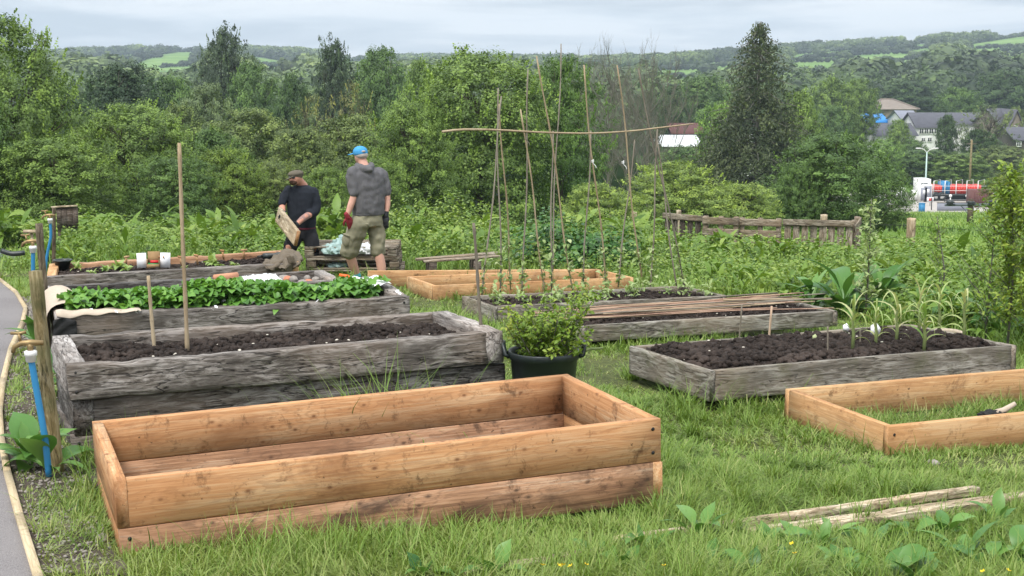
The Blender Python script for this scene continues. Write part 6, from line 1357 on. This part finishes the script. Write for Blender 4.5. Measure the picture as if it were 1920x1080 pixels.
# ---- man in flat cap, stooping, holding a short board
f = Fig(18.9, gp(568, 18.9), 'man in dark jumper and olive flat cap, head bowed, holding a short board'); J = f.j; S2 = sv(-12)
f.part('body', [('l', [(J(569, 435), S2, .15, .11), (J(568, 410), S2, .14, .10), (J(566, 375), S2, .15, .10), (J(566, 352), S2, .12, .08)]), ('t', [J(569, 350, .03), J(563, 342, -.02), J(559, 337, -.05)], [.066, .058, .06]),
  ('s', J(555, 333, -.08), (.078, .092, .098)), ('s', J(550.5, 339, -.13), (.052, .055, .062)), ('t', [J(546.5, 333, -.17), J(543.2, 338, -.20)], [.011, .017]), ('s', J(566, 335, -.05), (.012, .02, .032)), ('s', J(548, 342.5, -.175), (.022, .014, .008)),
  ('t', [J(540, 358, -.02), J(530, 384, -.10), J(530, 392, -.2), J(531, 401, -.3)], [.05, .045, .04, .03]), ('t', [J(588, 360, .0), J(592, 384, -.05), J(588, 398, -.10), J(572, 407, -.22), J(556, 421, -.34)], [.05, .046, .046, .042, .030]),
  ('t', [J(558, 432, .0), J(548, 452, -.18), J(541, 470, -.30), J(536, 495, -.1), J(534, 518, .1)], [.09, .085, .065, .055, .04]), ('t', [J(578, 432, .0), J(584, 450, -.14), J(586, 472, -.2), J(583, 495, -.0), J(582, 520, .1)], [.09, .085, .065, .055, .04])], M['skin_red'], .011)
f.part('jumper', [('l', [(J(567, 427), S2, .170, .13), (J(567, 415), S2, .182, .14), (J(566, 395), S2, .188, .14), (J(565, 372), S2, .205, .14), (J(565, 360), S2, .205, .13), (J(566, 352), S2, .15, .11), (J(566, 347, .01), S2, .09, .085)]),
  ('t', [J(543, 356, -.02), J(536, 366, -.05), J(530, 376, -.09), J(529, 382, -.12)], [.072, .066, .058, .052]), ('t', [J(586, 359, .0), J(591, 374, -.02), J(592, 390, -.05), J(588, 398, -.09), J(580, 402, -.15)], [.074, .072, .066, .064, .054])], M['jumper'], .011)
f.part('shirt_hem', [('l', [(J(567.5, 430), S2, .172, .128), (J(567.5, 425), S2, .170, .128)])], simple('maroon', (.09, .012, .025), .9), .009)
f.part('trousers', [('l', [(J(568, 426), S2, .155, .115), (J(568, 440), S2, .165, .13)]), ('t', [J(559, 435, .0), J(549, 453, -.17), J(542, 470, -.28), J(537, 493, -.1), J(535, 514, .08)], [.108, .104, .088, .076, .066]), ('t', [J(578, 434, .0), J(584, 451, -.13), J(586, 471, -.19), J(584, 494, -.02), J(583, 515, .08)], [.108, .104, .088, .076, .066])], M['black_cloth'], .011)
f.part('beard', [('s', J(550, 341.5, -.14), (.052, .055, .040)), ('s', J(546.5, 339.5, -.185), (.028, .015, .010))], M['beard'], .006); f.part('brow_shade_glasses', [('s', J(543.5, 332.5, -.175), (.022, .010, .013)), ('s', J(550.5, 333.2, -.185), (.022, .010, .013)), ('t', [J(553.5, 333, -.17), J(563, 333, -.09)], [.005, .005])], M['black_plastic'], .004)  # dark glasses shape doubles as painted brow shade over the eyes
c = f.part('flat_cap', [('s', J(554.5, 326, -.07), (.105, .115, .050), Matrix.Rotation(-.12, 3, 'Y')), ('s', J(555.5, 330, -.07), (.088, .102, .045))], M['cap_olive'], .007); f.part('brim', [('s', J(543, 334, -.17), (.075, .065, .009), Matrix.Rotation(-.45, 3, 'Y'))], M['cap_olive'], .005, c)
f.part('tattooed_forearm', [('t', [J(577, 404, -.18), J(568, 410, -.245), J(558, 419, -.32)], [.046, .043, .033])], M['tattoo'], .007)
f.hand('glove', J(530, 398, -.27), J(531, 411, -.40), Vector((.6, -.6, .3)), M['glove_black'], .9, 1.15); f.hand('glove', J(557, 420, -.33), J(548, 429, -.42), Vector((-.2, -.7, .6)), M['glove_black'], .9, 1.1)
for px, d in ((534, .0), (582, .0)): f.part('boot', [('t', [J(px, 521, .1), J(px-2, 524, -.08)], [.05, .045])], M['black_cloth'], .009)
# the board he holds
A = unproj(522, 402, 18.62); Bp = unproj(557, 447, 17.85); d = (Bp-A).normalized(); up = Vector((.15, .1, 1)); up = (up-d*up.dot(d)).normalized(); sd_ = d.cross(up)
o = ob('short_board', board_me('short_board', (Bp-A).length, .045, .20, M['old_plank'], .2, 4)); o.matrix_world = Matrix.Translation((A+Bp)/2)@Matrix((d, up.cross(d), up)).transposed().to_4x4(); tag(o, 'short pale board held slanting by the man in the flat cap', 'board')
e = MB().box((0, 0, 0), (.004, .043, .196)).ob('sawn_end', M['larch'], o, ((Bp-A).length/2+.002, 0, 0))
# ------------------------------------------------------------ village in the valley
M['slate'] = simple('slate', (.105, .105, .125), .7, .5, 1.2, .3); M['slate_pale'] = simple('slate_pale', (.25, .26, .31), .6, .3, 1, .15); M['tile_brown'] = simple('tile_brown', (.20, .165, .135), .85, .5, 1.2, .3)
M['render_white'] = simple('render_white', (.74, .74, .72), .8, .1, 1, .08); M['stone_wall'] = simple('stone_wall', (.24, .205, .165), .9, .6, 1.5, .4); M['pane'] = simple('dark_glass', (.03, .035, .045), .1, 0, 1, .1, .6); M['tarp'] = simple('blue_tarp', (.035, .28, .72), .5, .4, .8, .3); M['red_roof'] = simple('brown_red_roof', (.13, .055, .05), .8, .3, 1, .2); M['roof_white'] = simple('white_roof', (.78, .79, .80), .5, .1, 1, .06); M['timber_dark'] = simple('timber_dark', (.08, .07, .06), .8, .3, 1, .3)
def house(px0, px1, eave, ridge, D, depth, wall, roof, label, base=None, kind='gable', wins=(), rz=0.0, chim=(), group='village buildings', axis='x', over=.3, bands=()):
    a = unproj(px0, eave, D); b = unproj(px1, eave, D); cx = (a.x+b.x)/2; Wd = (b.x-a.x); g = min(float(ground(cx, D)), float(ground(cx, D+depth)))-.5; ez = a.z-g; rzv = unproj(px0, ridge, D+depth/2).z-g
    o = thing('house', (cx, D, g), label, 'building', group, (0, 0, rz)); w2 = Wd/2; mb = MB()
    if axis == 'x' and kind == 'gable':
        mb.add([(-w2, 0, 0), (w2, 0, 0), (w2, depth, 0), (-w2, depth, 0), (-w2, 0, ez), (w2, 0, ez), (w2, depth, ez), (-w2, depth, ez), (-w2, depth/2, rzv-.1), (w2, depth/2, rzv-.1)], [np.array([(0, 1, 5, 4), (2, 3, 7, 6)]), np.array([(1, 2, 6, 9, 5), (3, 0, 4, 8, 7)])])
        rf = MB(); ov = over; k = (rzv-ez)/(depth/2)
        for s0, y0 in ((-1, -ov), (1, depth+ov)): rf.add([(-w2-ov, y0, ez-k*ov), (w2+ov, y0, ez-k*ov), (w2+ov, depth/2, rzv), (-w2-ov, depth/2, rzv), (-w2-ov, y0, ez-k*ov+.18), (w2+ov, y0, ez-k*ov+.18), (w2+ov, depth/2, rzv+.18), (-w2-ov, depth/2, rzv+.18)], np.array([(0, 1, 2, 3), (4, 5, 6, 7), (0, 1, 5, 4), (0, 3, 7, 4), (1, 2, 6, 5)]))
    elif kind == 'gable':
        mb.add([(-w2, 0, 0), (w2, 0, 0), (w2, depth, 0), (-w2, depth, 0), (-w2, 0, ez), (w2, 0, ez), (w2, depth, ez), (-w2, depth, ez), (0, 0, rzv-.1), (0, depth, rzv-.1)], [np.array([(1, 2, 6, 5), (3, 0, 4, 7)]), np.array([(0, 1, 5, 8, 4), (2, 3, 7, 9, 6)])])
        rf = MB(); ov = over; k = (rzv-ez)/w2
        for s0 in (-1, 1): x0 = s0*(w2+ov); rf.add([(x0, -ov, ez-k*ov), (0, -ov, rzv), (0, depth+ov, rzv), (x0, depth+ov, ez-k*ov), (x0, -ov, ez-k*ov+.18), (0, -ov, rzv+.18), (0, depth+ov, rzv+.18), (x0, depth+ov, ez-k*ov+.18)], np.array([(0, 1, 2, 3), (4, 5, 6, 7), (0, 1, 5, 4), (0, 3, 7, 4)]))
    else:
        mb.add([(-w2, 0, 0), (w2, 0, 0), (w2, depth, 0), (-w2, depth, 0), (-w2, 0, ez), (w2, 0, ez), (w2, depth, ez), (-w2, depth, ez)], np.array([(0, 1, 5, 4), (2, 3, 7, 6), (1, 2, 6, 5), (3, 0, 4, 7)])); h = .16*Wd; ov = .5
        rf = MB(); rf.add([(-w2-ov, -ov, ez-.1), (w2+ov, -ov, ez-.1), (w2+ov, depth+ov, ez-.1), (-w2-ov, depth+ov, ez-.1), (-h, depth/2, rzv), (h, depth/2, rzv)], [np.array([(0, 1, 5, 4), (2, 3, 4, 5)]), np.array([(1, 2, 5), (3, 0, 4)])])
        for p, q in (((-w2-ov, -ov, ez-.05), (-h, depth/2, rzv+.05)), ((w2+ov, -ov, ez-.05), (h, depth/2, rzv+.05)), ((-h, depth/2, rzv+.05), (h, depth/2, rzv+.05))): rf.tube([p, q], .14, 5)
    mb.ob('wall', M[wall], o); r_ = rf.ob('roof', M[roof], o)
    for fx in chim: MB().box((0, 0, 0), (.7, .6, 1.5)).ob('chimney', M['brick'], r_, (fx*w2, depth/2, rzv+.4))
    for wx, wz, ww, wh in wins:     # in pixels of the photo
        p = unproj(wx, wz, D); fr = MB(); W_, H_ = ww/F*D, wh/F*D; x_ = p.x-cx; z_ = p.z-g
        for dx, dz, sx, sz in ((0, H_/2, W_+.16, .10), (0, -H_/2, W_+.16, .12), (-W_/2, 0, .10, H_), (W_/2, 0, .10, H_), (0, 0, .07, H_)): fr.box((x_+dx, -.06, z_+dz), (sx, .10, sz))
        w_ = fr.ob('window', M['render_white'], o); MB().box((x_, -.025, z_), (W_, .04, H_)).ob('pane', M['pane'], w_)
    return o
house(1719, 1768, 238, 213, 222, 9, 'render_white', 'slate', 'white house with dark slate roof and square dark windows, right of the lamp', wins=[(1727.5,246,8,10),(1737,246,7,10),(1746,246,8,10),(1755,246,7,10),(1731,262,7,7),(1743,262,8,8)])
house(1694, 1724, 227, 209, 236, 10, 'render_white', 'slate_pale', 'house with pale blue grey roof behind the white house', wins=[(1699,231,6,6),(1707,231,6,6),(1714,231,6,6)])
house(1768, 1874, 234, 213, 226, 10, 'render_white', 'slate', 'long slate roofed terrace behind the loose pale tree', wins=[(1775+12*k, 244, 6, 8) for k in range(8)])
house(1647, 1719, 204, 186, 292, 18, 'stone_wall', 'tile_brown', 'large stone house with a hipped brown roof, highest in the village', kind='hip')
house(1606, 1634, 219, 207, 262, 8, 'render_white', 'tile_brown', 'small brown roofed house with a red chimney left of the blue covered roof', chim=(.75,))
house(1627, 1664, 229, 215, 246, 10, 'stone_wall', 'tarp', 'low building with its roof covered by a bright blue sheet')
house(1577, 1631, 251, 231, 216, 9, 'render_white', 'slate', 'cottage with dark slate roof at the left of the village', chim=(-.8,))
house(1640, 1718, 254, 233, 219, 9, 'render_white', 'slate', 'low slate roofed row left of the white house', wins=[(1700,263,7,8),(1712,263,7,8)])
house(1503, 1556, 247, 226, 230, 10, 'stone_wall', 'tile_brown', 'brownish roofed house just right of the conifer')
house(1876, 1906, 234, 206, 214, 12, 'stone_wall', 'slate', 'gabled stone house at the right edge of the village')
house(1892, 1918, 236, 206, 213, 9, 'stone_wall', 'slate', 'stone gable facing the camera at the far right', axis='y', wins=[(1905,240,5,9),(1905,258,5,9)])
house(1903, 1950, 262, 240, 205, 9, 'timber_dark', 'slate', 'dark low roofed barn at the right edge below the stone gable', wins=[(1910,270,8,9)])
house(1237, 1313, 274, 256, 150, 12, 'stone_wall', 'roof_white', 'long shed with a bright white roof left of the conifer', group='sheds left of the conifer')
house(1262, 1316, 250, 233, 172, 10, 'timber_dark', 'red_roof', 'brown roofed shed behind the white roofed one', group='sheds left of the conifer', axis='x')
house(1400, 1418, 262, 255, 150, 5, 'render_white', 'roof_white', 'small white hut glimpsed through the conifer', group='sheds left of the conifer')
# street lamp
a = unproj(1738, 285, 165); g = float(ground(a.x, 165)); h = a.z-g; o = thing('street_lamp', (a.x, 165, g), 'pale green lamp post with a double head standing behind the lorry', 'lamp post')
MB().tube([(0, 0, 0), (0, 0, h*.3), (0, 0, h)], [.13, .10, .07], 10).ob('post', M['sock_blue'] if False else simple('lamp_green', (.42, .55, .52), .5), o, smooth=True)
for s_ in (-1, 1): arm = MB().tube([(0, 0, h-.05), (s_*.35, 0, h+.30), (s_*.8, 0, h+.42)], .045, 6).ob('arm', M['white_plastic'], o); MB().box((s_*1.0, 0, h+.42), (.55, .22, .12)).ob('lamp_head', M['white_plastic'], arm)
# telegraph pole and small sign posts
a = unproj(1822, 262, 176); g = float(ground(a.x, 176)); o = thing('telegraph_pole', (a.x, 176, g), 'tall thin wooden pole rising behind the lorry', 'pole'); MB().tube([(0, 0, 0), (0, 0, a.z-g)], [.17, .12], 8).ob('pole', M['post'], o); MB().box((0, 0, a.z-g-.5), (1.2, .1, .1)).ob('cross_arm', M['post_dark'], o)
# lorry with hoops, red and blue load
D = 158; g0 = -12.75; zg = float(ground(47, D))+.05
def X(px): return (px-960)/F*D
def Zz(py): return unproj(1780, py, D).z
x0, x1 = X(1722), X(1850); o = thing('lorry', (x0, D, zg), 'long flatbed lorry with hoops, loaded with red and blue containers', 'lorry'); deck = Zz(366)-zg; top = Zz(341)-zg; dk_ = M['black_plastic']
MB().box(((X(1748)+x1)/2-x0, 1.2, deck), (x1-X(1748), 2.4, .22)).box(((X(1748)+x1)/2-x0, 1.2, deck-.35), (x1-X(1748)-1, 1.0, .35)).ob('bed', dk_, o)
cab = MB().box((X(1735)-x0, 1.2, (deck+top)/2+.35-.3), (X(1746)-x0-.1, 2.3, top-deck+.5)).box((X(1727)-x0, 1.2, deck*.5+.25), (.9, 2.2, .9)).ob('cab', M['render_white'], o)
MB().box((X(1734)-x0, .03, top-.45), (.7, .05, .7)).ob('cab_window', M['pane'], cab)
for px in (1757, 1768, 1826, 1838):
    w = MB().lathe([(.28, -.13), (.46, -.13), (.5, -.08), (.5, .08), (.46, .13), (.28, .13)], (0, 0, 0), 20).ob('wheel', dk_, o, (X(px)-x0, .15, .5), (PI/2, 0, 0)); MB().lathe([(0, -.10), (.2, -.10), (.28, -.06), (.28, .1), (0, .1)], (0, 0, 0), 14).ob('rim', M['white_plastic'], w)
for px in (1752, 1773, 1794, 1814, 1835):
    xx = X(px)-x0; MB().tube([(xx-.02, .05, deck), (xx-.02, .05, top+.1), (xx+.75, .35, top+.22), (xx+.75, .35, top-.4)], .05, 6).ob('hoop', M['white_plastic'], o)
for z in (deck+.5, deck+1.0): MB().box(((X(1748)+x1)/2-x0, .03, z), (x1-X(1748), .03, .04)).ob('side_rail', M['white_plastic'], o)
rr = random.Random(6)
for k in range(19):
    px = 1752+4.9*k; c_ = 'blue_pipe' if px in (1,) or 1767 < px < 1782 else 'red_load'
    if c_ == 'red_load' and 'red_load' not in M: M['red_load'] = simple('red_load', (.62, .06, .045), .5, .2, 4, .25)
    hh = (.95 if c_ == 'red_load' else 1.35)*rr.uniform(.93, 1.05); ld = thing('container', (X(px), D+1.2, zg+deck+.11), 'blue container in the middle of the red load on the lorry' if c_ == 'blue_pipe' else 'red container in the row on the lorry', 'container', 'containers on the lorry'); MB().box((0, 0, hh/2), (.26, 1.8, hh)).ob('body', M[c_], ld); MB().tube([(0, -.93, .1), (0, -.93, hh-.08)], .03, 5).ob('rib', M[c_], ld)
def cabinet(px, y0, y1, w, label, mat='render_white'):
    a = unproj(px, y0, D-1.5); z0 = float(ground(a.x, D-1.5))+.05; z1 = z0+(unproj(px, y0, D).z-unproj(px, y1, D).z); o = thing('cabinet', (a.x, D-1.5, z0), label, 'cabinet'); MB().box((0, .5, (z1-z0)/2), (w, 1.0, z1-z0)).ob('body', M[mat], o); MB().box((0, -.02, (z1-z0)*.5), (w*.8, .03, (z1-z0)*.84)).ob('door', M['slate_pale'], o); MB().box((.0, -.045, (z1-z0)*.62), (w*.3, .02, .45)).ob('notice', M['paper'], o)
cabinet(1733, 345, 374, .85, 'white cabinet at the left of the lorry, front one'); cabinet(1741, 342, 374, .9, 'grey white cabinet between the front one and the lorry bed'); cabinet(1848, 340, 356, 1.1, 'white cabinet at the right end of the lorry'); 
a = unproj(1843, 357, 148); z0 = float(ground(a.x, 148)); o = thing('skip_container', (a.x, 148, z0), 'rusty brown container at the right of the yard', 'container'); hh = a.z-z0; MB().box((0, 1, hh/2), (2.1, 2, hh)).ob('body', M['red_roof'], o)
for k in range(7): MB().box((-.9+.3*k, -.04, hh/2), (.08, .06, hh*.9)).ob('rib', M['red_roof'], o)
a = unproj(1792, 382, 143); z0 = float(ground(a.x, 143)); o = thing('block_wall', (a.x, 143, z0), 'low grey block wall at the front of the yard', 'wall'); MB().box((0, 0, .4), (3.6, .3, .9)).ob('blocks', M['slate_pale'], o); MB().box((0, 0, .88), (3.7, .36, .06)).ob('coping', M['stone'], o)
a = unproj(1728, 398, 141); o = thing('blue_bin', (a.x, 141, float(ground(a.x, 141))), 'small blue bin at the left front of the yard', 'bin'); MB().box((0, 0, .45), (.5, .5, .9)).ob('body', M['blue_pipe'], o); MB().box((0, 0, .92), (.56, .56, .06)).ob('lid', M['blue_pipe'], o)
a = unproj(1744, 378, 150); o = thing('yard_sign', (a.x, 150, float(ground(a.x, 150))), 'small white and red notice board standing in the yard', 'sign'); MB().tube([(0, 0, 0), (0, 0, .5)], .03, 6).ob('post', M['screw'], o); MB().box((0, 0, .72), (.7, .04, .5)).ob('board', M['paper'], o); MB().box((0, -.025, .72), (.3, .012, .3)).ob('red_mark', M['red_load'], o)
for px in (1747, 1771): 
    a = unproj(px, 378, 144); g = float(ground(a.x, 144)); tag(MB().tube([(0, 0, 0), (0, 0, 1.3)], .05, 6).ob('fence_post', M['screw'], None, (a.x, 144, g)), ('left' if px < 1760 else 'right')+' dark thin post in the yard before the lorry', 'post')
for px in (1782, 1813):
    a = unproj(px, 372, 153); g = float(ground(a.x, 153)); o = thing('bollard_light', (a.x, 153, g), ('left' if px < 1800 else 'right')+' white topped post under the lorry bed', 'bollard'); MB().tube([(0, 0, 0), (0, 0, .8)], .06, 8).ob('post', M['white_plastic'], o); v_, f_ = ico2, icof2; MB().add(v_*.17+np.array([0, 0, .92]), f_).ob('cap', M['white_plastic'], o)
# white van and orange digger glimpsed through the sycamore
a = unproj(1680, 377, 150); o = thing('parked_van', (a.x, 150, float(ground(a.x, 150))), 'white vehicle glimpsed left of the yard behind the sycamore', 'van'); MB().box((0, 1, 1.1), (2.2, 1.9, 1.5)).box((-1.4, 1, .8), (.9, 1.8, .9)).ob('body', M['render_white'], o)
for x in (-1.2, .8): MB().lathe([(0, -.1), (.32, -.1), (.32, .1), (0, .1)], (0, 0, 0), 14).ob('wheel', dk_, o, (x, .05, .33), (PI/2, 0, 0))
